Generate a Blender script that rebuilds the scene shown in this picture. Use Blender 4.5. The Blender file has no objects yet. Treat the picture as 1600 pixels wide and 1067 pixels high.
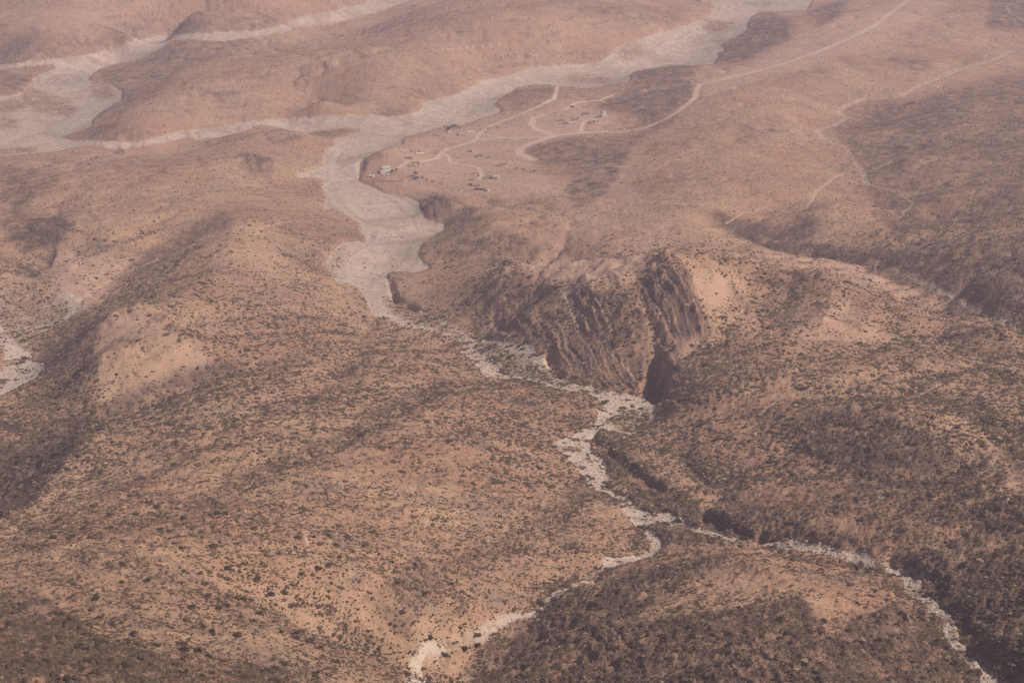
import bpy, bmesh, math, random
import numpy as np
random.seed(7); rng = np.random.default_rng(7)
D = bpy.data; SC = bpy.context.scene
COL = SC.collection

# ------------------------------------------------------------------ camera
CAM_H = 800.0; PITCH = math.radians(18.0); FPX = 3111.0
cam = D.cameras.new('camera'); cam.sensor_width = 36; cam.lens = 36 * FPX / 1600
cam.clip_start = 5; cam.clip_end = 60000
camo = D.objects.new('camera', cam); COL.objects.link(camo)
camo.location = (0, 0, CAM_H); camo.rotation_euler = (math.radians(90) - PITCH, 0, 0)
SC.camera = camo
# ------------------------------------------------------------------ sky, sun, exposure
SUN_EL, SUN_AZ = math.radians(43), math.radians(104)     # azimuth clockwise from +Y
w = D.worlds.new('World'); SC.world = w; w.use_nodes = True
nt = w.node_tree; bg = nt.nodes['Background']
sky = nt.nodes.new('ShaderNodeTexSky'); sky.sky_type = 'NISHITA'; sky.sun_disc = False
sky.sun_elevation = SUN_EL; sky.sun_rotation = SUN_AZ; sky.dust_density = 3.0; sky.air_density = 1.0
nt.links.new(sky.outputs[0], bg.inputs[0]); bg.inputs[1].default_value = 0.06
sl = D.lights.new('sun', 'SUN'); sl.energy = 5.0; sl.angle = math.radians(0.5); sl.color = (1.0, 0.86, 0.72)
so = D.objects.new('sun', sl); COL.objects.link(so)
sd = (math.sin(SUN_AZ) * math.cos(SUN_EL), math.cos(SUN_AZ) * math.cos(SUN_EL), math.sin(SUN_EL))
from mathutils import Vector, Matrix
so.rotation_euler = Vector(sd).to_track_quat('Z', 'Y').to_euler()
SC.view_settings.view_transform = 'Standard'; SC.view_settings.look = 'None'
SC.view_settings.exposure = -0.26; SC.view_settings.gamma = 1
SC.render.engine = 'CYCLES'
SC.cycles.max_bounces = 4; SC.cycles.volume_bounces = 1; SC.cycles.diffuse_bounces = 2
SC.cycles.glossy_bounces = 1; SC.cycles.use_denoising = False
SC.render.film_transparent = False
HAZE_DENSITY = 8.4e-5

# ------------------------------------------------------------------ pixel ray helpers (photo pixels, 1600 x 1067)
cp, sp = math.cos(PITCH), math.sin(PITCH)
def ray(px, py):
    u = (px - 800) / FPX; v = (533.5 - py) / FPX
    return u, cp + v * sp, -sp + v * cp
def at_z(px, py, z):
    a, b, c = ray(px, py); t = (CAM_H - z) / (-c)
    return a * t, b * t

# ------------------------------------------------------------------ terrain levels: (px, py, z) read from the photograph
WADI = [(640,1060,172),(700,1010,165),(770,980,158),(860,935,150),(940,882,140),(1010,862,132),(1008,825,126),(985,785,118),(940,752,112),(910,705,104),
 (905,685,100),(950,655,92),(970,625,86),(900,602,80),(850,575,74),(760,560,66),(730,540,62),(660,500,50),(600,480,42),(582,455,36),(550,415,26),(600,390,24),
 (620,350,14),(570,310,8),(540,260,2),(560,220,0),(640,190,-3),(720,165,-6),(830,120,-10),(950,105,-13),(1060,60,-16),(1160,15,-20),(1240,-20,-22)]
LEFTW = [(560,196,-1),(450,192,-3),(350,204,-4),(250,222,-5),(150,231,-6),(0,238,-6),(-100,240,-6)]
LEFTW2 = [(-100,190,-6),(0,190,-6),(100,170,-7),(60,130,-8),(110,110,-9),(180,85,-10),(250,65,-11),(350,54,-12),(450,42,-13),(540,25,-15),(610,0,-17),(640,-20,-18)]
RTRIB = [(1060,830,134),(1130,838,140),(1200,850,148),(1300,862,158),(1400,888,168),(1440,925,176),(1485,985,188),(1545,1060,202)]
LGULLY = [(-60,620,66),(0,612,62),(50,585,56),(70,560,52),(30,530,48),(20,490,44),(60,470,44),(120,470,47),(170,440,52),(240,400,56),(300,360,60),(345,325,60)]
LGULLY2 = [(-60,720,96),(0,690,90),(70,670,88),(150,662,92),(230,632,98),(330,590,104),(400,570,104)]
RVALLEY = [(1700,560,86),(1600,512,76),(1520,478,70),(1440,445,62),(1370,413,54),(1280,395,50),(1200,380,46),(1140,350,42),(1165,335,40)]
RCH = [(1240,334,39),(1262,326,38),(1277,300,35),(1307,277,31),(1356,285,29),(1347,265,27),(1335,250,25),(1322,230,22),(1292,220,20),(1277,205,19),(1307,196,17),(1325,185,16),(1310,177,15),(1325,165,14),(1352,155,12),(1410,150,11),(1475,120,7),(1550,96,2),(1600,75,-2)]
RCH2 = [(1356,289,30),(1405,300,33),(1431,319,38),(1412,334,42),(1470,330,46)]
PTS = [
 # near left mass
 (250,700,150),(400,660,138),(550,600,118),(480,620,126),(650,620,118),(780,650,112),(820,700,118),(700,700,138),(550,720,158),(400,760,185),(250,800,215),(100,870,270),(0,960,320),
 (-100,1060,380),(150,1000,325),(300,950,285),(300,1066,335),(450,880,235),(450,1000,275),(550,1000,250),(550,1080,270),(600,900,205),(620,820,180),(730,860,168),(800,790,145),(860,780,135),(860,850,142),(720,940,178),
 (0,780,128),(50,745,122),(100,735,142),(130,705,136),(60,800,190),(0,840,215),(-80,840,200),(190,665,122),(300,625,122),(360,590,120),(740,960,172),(650,960,192),(900,820,138),(960,800,128),(920,860,142),
 # ochre hill and left hills
 (200,488,114),(165,500,110),(240,505,114),(155,560,112),(158,630,98),(110,600,80),(110,540,82),(200,580,112),(280,600,106),(300,530,116),(350,545,112),(250,640,100),(380,520,104),(430,540,104),(520,540,96),(480,480,82),
 (560,520,76),(600,540,84),(640,560,90),(550,470,56),(420,460,90),(330,440,102),(250,450,96),(300,400,84),(370,350,75),(400,380,80),(440,400,74),(350,420,86),(480,380,52),(500,420,44),(520,350,32),(450,330,46),(470,350,50),
 (100,410,62),(130,440,58),(150,360,70),(60,380,58),(80,400,50),(200,330,66),(250,310,60),(280,340,64),(30,300,48),(60,330,52),(120,280,52),(200,270,48),(0,262,8),(100,247,3),(60,243,0),(150,238,0),(230,240,1),(0,420,62),(0,360,64),(-80,400,70),(40,430,50),(-80,500,62),(0,540,56),
 (300,250,34),(400,215,24),(430,205,26),(480,225,20),(500,240,10),(430,260,30),(380,300,44),(470,280,14),(450,290,16),(500,300,12),(540,360,26),(350,260,36),
 (200,255,14),(270,240,6),
 # land between wadis, far side
 (150,210,4),(190,205,16),(230,215,4),(165,190,8),(210,175,24),(160,112,2),(200,108,10),(275,70,16),(300,72,16),(380,66,16),(330,90,14),(470,50,6),(260,125,22),(300,130,40),(400,100,44),(500,80,44),(600,60,46),(400,160,26),(500,160,26),
 (350,190,4),(500,175,4),(600,130,40),(600,170,14),(650,168,8),(640,155,14),(700,100,44),(700,135,14),(750,115,8),(780,60,56),(850,50,62),(820,95,10),(900,90,4),(950,60,28),(900,30,60),(1000,30,40),(1050,35,10),(1080,15,6),(680,30,44),(800,10,60),(700,0,50),(1000,0,40),(650,15,20),
 (0,90,4),(50,80,26),(0,50,44),(100,60,40),(200,45,40),(300,30,40),(400,25,36),(500,5,24),(200,70,2),(350,42,0),(0,10,60),(200,10,60),(400,0,56),(0,125,14),(30,130,10),(-80,130,10),
 # settlement plain
 (640,300,6),(600,285,6),(700,290,8),(760,280,12),(820,290,22),(700,250,6),(640,240,6),(760,240,7),(800,250,10),(720,212,4),(680,210,3),(800,200,4),(870,190,4),(930,195,6),(900,165,2),(880,150,0),(960,160,6),(825,142,16),(800,160,6),(600,238,20),(575,250,8),(565,270,4),(640,222,4),
 (870,232,15),(920,226,17),(960,228,18),(850,250,13),(900,255,20),(1000,125,18),(1040,110,22),(1060,140,28),(1000,165,22),(1050,165,30),(960,140,6),(1000,190,10),
 # eastern plain
 (1000,280,34),(1000,230,28),(950,300,34),(900,300,26),(880,330,38),(1050,220,34),(1100,180,36),(1090,135,26),(1150,120,30),(1200,108,30),(1300,75,28),(1400,20,24),(1150,60,-2),(1180,35,4),(1200,30,14),(1230,60,18),(1140,85,2),(1120,100,8),(1270,25,6),(1320,20,14),
 (1200,180,40),(1250,150,38),(1300,120,34),(1400,60,26),(1200,250,46),(1250,230,36),(1150,220,50),(1150,290,52),(1100,330,56),(1220,300,44),(1080,280,48),(1050,350,58),(1000,360,58),(1100,380,60),(1400,200,26),(1450,180,30),(1500,160,30),(1400,250,40),(1450,260,46),(1500,230,44),(1580,150,36),(1500,60,14),(1560,40,10),(1600,20,10),(1400,110,22),
 (1340,350,52),(1400,370,66),(1500,400,88),(1600,430,104),(1550,330,80),(1460,310,56),(1600,280,76),(1600,220,60),(1700,350,100),(1700,460,112),(1300,340,54),(1290,320,50),
 # knob and small hills right of the wadi
 (690,309,38),(672,322,30),(712,320,34),(700,348,12),(735,332,16),(660,330,14),(745,322,30),(720,368,44),(700,365,36),(760,352,46),(820,375,44),(850,395,36),(690,412,26),(760,412,36),(862,405,32),(870,420,48),(800,400,38),(860,350,44),(950,380,54),(780,335,36),(850,330,38),(930,340,42),(740,315,18),
 (650,430,32),(660,460,42),(700,440,46),(700,480,58),(740,440,70),(720,500,62),
 # main hill with the strata
 (788,424,92),(820,438,100),(760,445,80),(880,455,118),(912,449,124),(970,446,132),(1000,440,138),(1040,418,152),(1075,419,150),(1130,424,140),(1180,432,126),(800,500,74),(790,520,66),(830,480,102),(870,520,98),(900,500,108),(950,520,108),(1000,500,124),(900,560,84),(960,580,86),(1000,590,88),(980,560,94),(920,590,80),
 (1060,470,136),(1090,510,118),(1110,480,128),(1060,540,112),(1100,540,112),(1130,470,126),(1160,455,124),(1150,500,118),(1060,575,112),(1075,600,112),(1060,630,108),(1040,640,96),(1030,655,92),(1025,620,88),
 (880,425,60),(950,425,64),(1000,410,62),(1050,405,64),(1120,405,64),(1200,412,66),(1260,415,70),
 # right hills
 (1240,425,118),(1290,438,118),(1330,470,108),(1380,470,84),(1400,500,92),(1460,500,84),(1500,530,90),(1250,480,118),(1200,500,116),(1300,520,112),(1400,550,112),(1200,540,118),(1300,540,118),(1480,560,116),(1570,545,96),(1540,520,102),(1600,560,104),
 (1120,560,118),(1150,590,126),(1100,620,118),(1200,610,126),(1300,610,132),(1400,600,130),(1500,610,136),(1600,600,130),(1100,680,114),(1050,690,106),(1180,700,128),(1280,700,142),(1350,680,152),(1400,665,160),(1460,690,166),(1520,730,166),(1600,700,170),(1400,740,160),(1300,760,152),(1200,760,138),(1120,760,126),(1050,730,112),
 (1000,700,104),(1000,740,112),(1060,780,124),(1300,820,158),(1400,800,168),(1500,800,178),(1600,780,190),(1450,850,178),(1540,860,190),(1600,880,204),(1480,890,183),(1500,930,190),(1560,960,200),(1650,980,220),(1540,1000,204),(1600,1060,222),(1700,1000,240),(1700,700,190),(1700,820,215),
 # lower centre spur
 (1150,880,176),(1100,890,172),(1060,930,182),(1100,940,196),(1200,920,190),(1250,950,198),(1180,980,212),(1000,950,182),(950,960,174),(900,985,172),(850,1010,176),(800,1040,182),(1050,1000,212),(950,1040,204),(1100,1060,242),(1300,960,194),(1350,920,180),(1300,1040,224),(1400,980,192),(1450,1040,204),(1200,1060,246),(1400,1065,214),(750,1060,184),(900,920,158),(980,900,150),(1060,870,150),
 # behind camera frame
 (800,1120,215),(400,1150,340),(1200,1150,270),(0,1150,400),(1600,1150,265),
]
def dens(line, step=35):
    out = []
    for a, b in zip(line[:-1], line[1:]):
        n = max(1, int(math.hypot(a[0]-b[0], a[1]-b[1]) / step))
        for k in range(n): out.append(tuple(a[i] + (b[i]-a[i]) * k / n for i in range(3)))
    out.append(line[-1]); return out
ctrl = []
for L in (WADI, LEFTW, LEFTW2, RTRIB, LGULLY, LGULLY2, RVALLEY, RCH, RCH2): ctrl += dens(L)
ctrl += PTS
cx = np.array([[*at_z(a, b, c), c] for a, b, c in ctrl])
far = [(-4500,7500,80),(-1500,7500,60),(1500,7500,60),(4500,7500,80),(-3500,5500,60),(3500,5500,50),(-9000,14000,150),(0,14000,120),(9000,14000,150),(0,10000,80),(-4000,3000,90),(4000,3000,110),(-1200,800,420),(0,800,300),(1200,800,420)]
cx = np.vstack([cx, np.array(far, float)])
LS = 1000.0
# light clean-up: merge control points that nearly coincide
keep = []
for i, p in enumerate(cx):
    if all((p[0]-cx[j][0])**2 + (p[1]-cx[j][1])**2 > 64 for j in keep): keep.append(i)
cx = cx[keep]
def tps_fit(P, z, lam=1.5e-6):
    n = len(P); d2 = ((P[:, None] - P[None]) ** 2).sum(-1)
    K = 0.5 * d2 * np.log(d2 + 1e-12) + lam * np.eye(n)
    A = np.zeros((n + 3, n + 3)); A[:n, :n] = K; A[:n, n] = 1; A[:n, n+1:] = P; A[n, :n] = 1; A[n+1:, :n] = P.T
    return np.linalg.solve(A, np.concatenate([z, np.zeros(3)]))
Pn = cx[:, :2] / LS; Wt = tps_fit(Pn, cx[:, 2])
def tps_eval(X, Y):
    sh = X.shape; Q = np.stack([X.ravel(), Y.ravel()], 1) / LS; out = np.empty(len(Q))
    for a in range(0, len(Q), 20000):
        q = Q[a:a+20000]; d2 = (q[:, :1] - Pn[:, 0])**2 + (q[:, 1:] - Pn[:, 1])**2
        out[a:a+20000] = (0.5 * d2 * np.log(d2 + 1e-12)) @ Wt[:-3] + Wt[-3] + q @ Wt[-2:]
    return out.reshape(sh)

# ------------------------------------------------------------------ the ground grid: columns x = s*y, rows finer near
NS = 1740; S0, S1 = -0.46, 0.46
sv = np.linspace(S0, S1, NS)
ys = np.linspace(600, 6600, 6000)
zr = np.interp(ys, [600,800,1000,1500,2200,3200,7000], [420,330,270,150,70,10,0])
th = np.arctan((CAM_H - zr) / ys)
stp = 0.00038 * (1 - 0.45 * np.exp(-((ys - 2140) / 190.0) ** 6)); rows = np.concatenate([[0], np.cumsum(-np.diff(th) / (0.5 * (stp[1:] + stp[:-1])))])
yv = np.interp(np.arange(0, rows[-1], 1.0), rows, ys)
yv = np.concatenate([yv, np.geomspace(6650, 14000, 40)])
NR = len(yv)
X = (sv[None, :] * yv[:, None]); Y = np.repeat(yv[:, None], NS, 1)
ci = np.unique(np.concatenate([np.arange(0, NR, 4), [NR-1]])); cj = np.unique(np.concatenate([np.arange(0, NS, 5), [NS-1]]))
Hc = tps_eval(X[np.ix_(ci, cj)], Y[np.ix_(ci, cj)])
def up(Hc):
    A = np.empty((len(ci), NS))
    for k in range(len(ci)): A[k] = np.interp(np.arange(NS), cj, Hc[k])
    B = np.empty((NR, NS)); r = np.arange(NR); k = np.clip(np.searchsorted(ci, r, 'right') - 1, 0, len(ci) - 2)
    t = ((r - ci[k]) / (ci[k+1] - ci[k]))[:, None]
    return A[k] * (1 - t) + A[k+1] * t
H0 = up(Hc)

# ------------------------------------------------------------------ noise
_g = rng.normal(size=(256, 256, 2)); _g /= np.linalg.norm(_g, axis=2, keepdims=True); _g = _g.astype(np.float32)
def perlin(x, y, ox=0.0):
    x = x + ox * 17.13; y = y - ox * 9.71
    xi = np.floor(x).astype(np.int32); yi = np.floor(y).astype(np.int32)
    fx = (x - xi).astype(np.float32); fy = (y - yi).astype(np.float32)
    u = fx*fx*fx*(fx*(fx*6-15)+10); v = fy*fy*fy*(fy*(fy*6-15)+10)
    def g(a, b):
        G = _g[(xi + a) & 255, (yi + b) & 255]; return G[..., 0] * (fx - a) + G[..., 1] * (fy - b)
    n0 = g(0, 0) * (1-u) + g(1, 0) * u; n1 = g(0, 1) * (1-u) + g(1, 1) * u
    return (n0 * (1-v) + n1 * v) * 1.5
def fbm(x, y, wl, octv, ox=0, gain=0.5, ridged=False):
    o = 0; a = 1.0; t = 0
    for k in range(octv):
        n = perlin(x / wl, y / wl, ox + k * 3.7)
        if ridged: n = 1 - 2 * np.abs(n)
        o = o + a * n; t += a; a *= gain; wl = wl / 2.03
    return o / t
def blur2(M, s_v, s_u):
    out = M.astype(np.float32)
    for ax, s_ in ((0, s_v), (1, s_u)):
        r = int(s_ * 2.2); c = np.cumsum(np.pad(out, [(r+1, r) if a == ax else (0, 0) for a in (0, 1)], 'edge'), axis=ax, dtype=np.float64)
        for _ in range(1):
            w_ = 2 * r + 1
            out = ((c[w_:] - c[:-w_]) if ax == 0 else (c[:, w_:] - c[:, :-w_])) / w_
        k = max(1, r // 2); c = np.cumsum(np.pad(out, [(k+1, k) if a == ax else (0, 0) for a in (0, 1)], 'edge'), axis=ax)
        out = ((c[2*k+1:] - c[:-(2*k+1)]) if ax == 0 else (c[:, 2*k+1:] - c[:, :-(2*k+1)])) / (2*k+1)
    return out.astype(np.float32)
def sstep(a, b, t):
    t = np.clip((t - a) / (b - a), 0, 1); return t * t * (3 - 2 * t)
def blur(M, s):
    r = max(1, int(s * 2.5)); k = np.exp(-0.5 * (np.arange(-r, r+1) / s) ** 2); k /= k.sum()
    out = np.zeros_like(M); Pd = np.pad(M, ((r, r), (0, 0)), 'edge')
    for i, wk in enumerate(k): out += wk * Pd[i:i + M.shape[0]]
    Pd = np.pad(out, ((0, 0), (r, r)), 'edge'); out2 = np.zeros_like(M)
    for i, wk in enumerate(k): out2 += wk * Pd[:, i:i + M.shape[1]]
    return out2

# ------------------------------------------------------------------ pixel to ground: first hit of the ray on a height grid
def hit(px, py, H):
    a, b, c = ray(px, py); s = a / b
    u = (s - S0) / (S1 - S0) * (NS - 1)
    if u < 0 or u > NS - 1.001: u = min(max(u, 0), NS - 1.001)
    j = int(u); f = u - j
    col = H[:, j] * (1 - f) + H[:, j+1] * f
    zray = CAM_H + c / b * yv
    d = zray - col; k = np.argmax(d < 0)
    if d[k] >= 0: k = NR - 1
    if k == 0: return s * yv[0], yv[0], col[0], u, 0.0
    t = d[k-1] / (d[k-1] - d[k]); y = yv[k-1] + t * (yv[k] - yv[k-1])
    return s * y, y, col[k-1] * (1-t) + col[k] * t, u, k - 1 + t
def uvpoly(poly, H, closed=True, step=6):
    P = list(poly) + ([poly[0]] if closed else []); out = []
    for a, b in zip(P[:-1], P[1:]):
        n = max(1, int(math.hypot(a[0]-b[0], a[1]-b[1]) / step))
        for k in range(n):
            h = hit(a[0] + (b[0]-a[0]) * k / n, a[1] + (b[1]-a[1]) * k / n, H); out.append(h)
    if not closed: out.append(hit(P[-1][0], P[-1][1], H))
    return out
def raster(poly, H):
    h = uvpoly(poly, H); M = np.zeros((NR, NS), bool)
    U = [p[3] for p in h]; V = [p[4] for p in h]
    for i in range(len(h)):
        u0, v0, u1, v1 = U[i-1], V[i-1], U[i], V[i]
        if v0 == v1: continue
        if v0 > v1: u0, v0, u1, v1 = u1, v1, u0, v0
        for r in range(int(math.ceil(v0)), int(math.ceil(v1))):
            x = u0 + (u1 - u0) * (r - v0) / (v1 - v0)
            M[r, max(0, int(math.ceil(x))):] ^= True
    return M
def line_mask(line, width, H, soft=0.5, wob=0.0):
    """mask of a strip of the given width in metres"""
    M = np.zeros((NR, NS), np.float32); h = uvpoly(line, H, closed=False, step=8)
    for a, b in zip(h[:-1], h[1:]):
        L = math.hypot(a[0]-b[0], a[1]-b[1])
        if L > 400: continue
        pad = 3 * width + 4
        v0 = np.searchsorted(yv, min(a[1], b[1]) - pad); v1 = np.searchsorted(yv, max(a[1], b[1]) + pad)
        du = pad / min(a[1], b[1]) / (S1 - S0) * NS
        u0 = int(max(0, min(a[3], b[3]) - du)); u1 = int(min(NS, max(a[3], b[3]) + du + 1))
        if v1 <= v0 or u1 <= u0: continue
        xs, yy = X[v0:v1, u0:u1], Y[v0:v1, u0:u1]
        t = np.clip(((xs-a[0]) * (b[0]-a[0]) + (yy-a[1]) * (b[1]-a[1])) / (L*L + 1e-6), 0, 1)
        d = np.hypot(xs - a[0] - t*(b[0]-a[0]), yy - a[1] - t*(b[1]-a[1]))
        m = 1 - sstep(width * 0.5 * (1 - soft), width * 0.5 * (1 + soft) + 0.6, d)
        M[v0:v1, u0:u1] = np.maximum(M[v0:v1, u0:u1], m)
    return M

# ------------------------------------------------------------------ outlines read from the photograph
BIGWADI = [(1110,-14),(1116,12),(1110,24),(1072,39),(1057,45),(1035,49),(1005,59),(970,71),(960,75),(955,84),(940,94),(922,99),(875,101),(832,104),(815,110),(800,116),(755,124),(735,136),(712,147),(682,154),(662,159),(657,172),(625,181),(605,182),(585,179),(550,178),(500,180),(450,183),(400,187),
 (337,199),(282,203),(250,212),(217,220),(185,220),(150,218),(112,218),(95,214),(107,209),(145,196),(143,190),(150,180),(170,167),(190,155),(191,142),(175,132),(155,127),(137,124),(150,112),(155,107),(175,100),(225,90),(235,82),(257,71),(270,62),(300,60),(325,62),(350,64),(375,60),(400,59),(407,60),(425,52),(450,49),(465,41),(482,40),(525,35),(560,25),(600,16),(617,8),(640,1),(660,-14),
 (570,-14),(575,4),(540,11),(515,19),(475,25),(450,33),(437,41),(400,47),(350,49),(300,51),(250,54),(212,62),(187,71),(150,82),(112,89),(75,92),(45,95),(0,100),(-220,104),(-220,109),(0,107),(37,104),(82,100),(100,103),(82,108),(50,122),(52,130),(35,142),(15,149),(0,151),(-220,160),(-220,246),(0,243),
 (32,241),(62,238),(95,235),(110,229),(150,226),(175,230),(212,230),(240,225),(262,220),(282,216),(300,213),(317,219),(350,212),(370,207),(390,200),(400,196),(407,194),(437,198),(462,204),(482,207),(510,200),(535,198),(555,200),(575,200),(555,206),(530,215),(520,220),(527,224),(512,232),(505,240),(507,250),(500,260),(462,272),(467,277),(492,275),(507,280),(502,290),(510,305),(510,315),(507,327),(525,325),(540,334),(560,345),(565,362),(575,372),(570,379),(560,375),(535,377),(520,390),(510,405),(515,425),(530,445),(542,441),(560,450),(572,465),
 (577,485),(587,495),(607,497),(632,510),(657,515),(687,520),(705,527),(732,540),(735,547),(717,550),(735,560),(747,575),(757,587),(787,592),(820,597),(850,602),(882,610),(925,617),(940,630),(935,645),(930,662),(898,677),(871,690),(868,698),(892,720),(913,745),(921,761),(950,771),(968,785),(986,814),(997,825),(1022,843),(1022,858),(1008,867),(982,869),(946,874),(939,894),(910,908),(881,916),(855,930),(850,948),(819,959),(786,963),(772,974),(765,988),(718,1001),(703,1010),(681,1008),(660,1006),(649,1017),(634,1043),(645,1065),(640,1085),
 (668,1085),(663,1065),(656,1046),(670,1017),(689,1014),(718,1008),(754,999),(787,979),(801,967),(848,961),(863,941),(884,923),(932,907),(942,890),(982,879),(1019,869),(1033,854),(1028,840),(1010,822),(1030,812),(1048,826),(1066,825),(1069,814),(1044,803),(1019,803),(997,796),(982,778),(946,763),(950,745),(946,720),(924,709),(921,684),(939,671),(960,672),(989,681),(1020,661),(1023,634),(1000,620),(972,615),(952,610),(915,607),(885,593),(865,576),(848,559),(834,542),(804,536),(770,530),(740,530),(725,517),(705,505),(675,492),(650,480),(615,470),(611,450),(604,432),(607,425),(617,422),(650,425),(675,417),
 (662,410),(652,395),(662,377),(680,367),(697,356),(697,350),(670,344),(660,337),(662,330),(654,321),(657,315),(637,307),(600,300),(587,292),(560,282),(562,275),(562,262),(561,250),(575,245),(590,236),(605,230),(630,225),(627,217),(637,212),(665,206),(675,202),(687,199),(725,194),(750,185),(775,177),(787,172),(770,164),(780,155),(800,143),(807,136),(832,131),(870,132),(907,136),(920,137),(960,129),(984,126),(985,117),(990,112),(1017,107),(1047,100),(1070,102),(1112,100),(1125,87),(1120,82),(1135,79),(1125,70),(1132,64),(1155,55),(1169,45),(1166,37),(1175,25),(1190,17),(1262,15),(1268,0),(1278,-14)]
RIGHTW = [(1201,849),(1238,847),(1274,854),(1310,858),(1346,865),(1383,881),(1419,883),(1443,898),(1437,916),(1455,934),(1484,956),(1495,977),(1488,996),(1510,1006),(1528,1028),(1560,1050),(1575,1085),(1545,1085),(1506,1025),(1477,996),(1473,970),(1448,939),(1415,930),(1412,898),(1375,890),(1332,876),(1288,865),(1245,858),(1209,854)]
LEFTB = [(-200,440),(15,446),(60,456),(92,470),(84,496),(58,508),(46,530),(52,552),(48,565),(66,568),(72,575),(55,592),(25,606),(0,618),(-200,640),(-200,590),(5,580),(8,550),(-5,530),(-200,520)]
LEFTB2 = [(52,482),(70,462),(100,455),(130,462),(125,485),(95,505),(70,520),(45,510)]
SCRUB = [[(740,532),(770,535),(800,550),(830,560),(845,585),(875,600),(920,612),(935,620),(880,602),(830,590),(790,582),(765,565),(748,548)],
 [(612,462),(650,480),(705,505),(740,530),(715,530),(690,515),(650,505),(620,490),(600,470)],[(35,142),(60,138),(90,150),(125,165),(110,180),(60,175),(40,160)],[(0,158),(35,157),(45,168),(20,176),(0,174)],[(0,180),(28,184),(30,198),(0,202)],
 [(150,124),(175,132),(180,150),(160,155),(140,140)],[(0,231),(55,229),(60,236),(0,240)],[(960,75),(1000,70),(1005,82),(975,92)],[(520,395),(545,385),(540,400),(520,420),(530,440),(515,425)],[(940,660),(985,640),(1015,640),(1015,662),(985,678)],[(1120,640),(1060,700),(960,690),(1010,670),(1040,640)],
 [(1100,30),(1150,35),(1130,50),(1100,45)],[(880,118),(950,120),(950,127),(900,127)],[(1215,880),(1290,868),(1400,905),(1420,940),(1400,960),(1300,930)],[(0,430),(60,430),(110,480),(70,560),(30,540),(0,500)]]
THIN = [([(1400,418),(1440,440),(1480,462),(1520,480),(1560,500),(1600,520)],9),([(1582,81),(1550,96),(1525,102),(1500,109),(1475,120),(1437,135),(1410,150)],11),([(1410,150),(1380,154),(1352,155)],4),([(1352,155),(1325,165),(1310,177),(1325,185),(1307,196),(1277,205),(1292,220)],8),([(1292,220),(1322,230),(1335,250),(1347,265),(1356,289)],8),
 ([(1356,289),(1405,300),(1431,319),(1412,334)],4),([(1322,272),(1307,277),(1277,300),(1262,326),(1244,334)],5),([(1244,334),(1200,325),(1160,335),(1135,350)],3),([(1477,42),(1500,52),(1525,60),(1557,69)],6),([(1557,51),(1580,55),(1600,65),(1800,75)],5),([(1610,0),(1572,10),(1580,22),(1610,38)],6),([(1540,92),(1545,84),(1582,81)],5),
 ([(1195,845),(1150,838),(1100,832),(1068,822)],4),([(1010,620),(1035,600),(1030,585)],5),([(330,366),(300,385),(240,410),(180,435),(125,470)],4)]
ROADS = [([(1440,-14),(1425,-2),(1400,15),(1372,38),(1330,60),(1275,83),(1220,102),(1170,115),(1130,124),(1095,132)],14),([(1095,132),(1090,142),(1088,153),(1065,172),(1040,187),(1010,200),(975,206),(920,207),(870,212),(850,215),(800,215),(745,219),(725,226),(700,233),(690,240)],12),
 ([(690,240),(682,249),(660,253),(640,252),(625,262)],9),([(745,219),(752,207),(770,196),(800,185),(840,168),(867,155),(870,145),(872,133)],9),([(870,212),(845,205),(832,195),(835,185),(850,180)],15),([(885,172),(905,160),(935,158),(958,150)],11),([(870,212),(855,217),(830,225),(815,232),(812,240),(835,250)],16),([(908,208),(912,193),(925,187)],9),
 ([(752,210),(790,215),(810,219)],8),([(690,238),(703,245),(705,255)],8),([(705,255),(730,258),(748,262),(755,272),(750,280)],8),([(1088,153),(1110,148),(1125,143)],5)]
PATHS = [([(878,452),(888,475),(898,500),(905,520)],2.2),([(1030,370),(1035,395),(1035,412)],2.2),([(900,495),(960,560),(990,590)],1.6),([(925,460),(945,490),(960,520)],1.5),([(460,790),(475,820),(485,870)],2),([(400,360),(440,348),(500,345)],2.5),([(600,85),(700,78),(790,70)],3),([(755,130),(770,122),(740,105)],2.5)]
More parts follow.
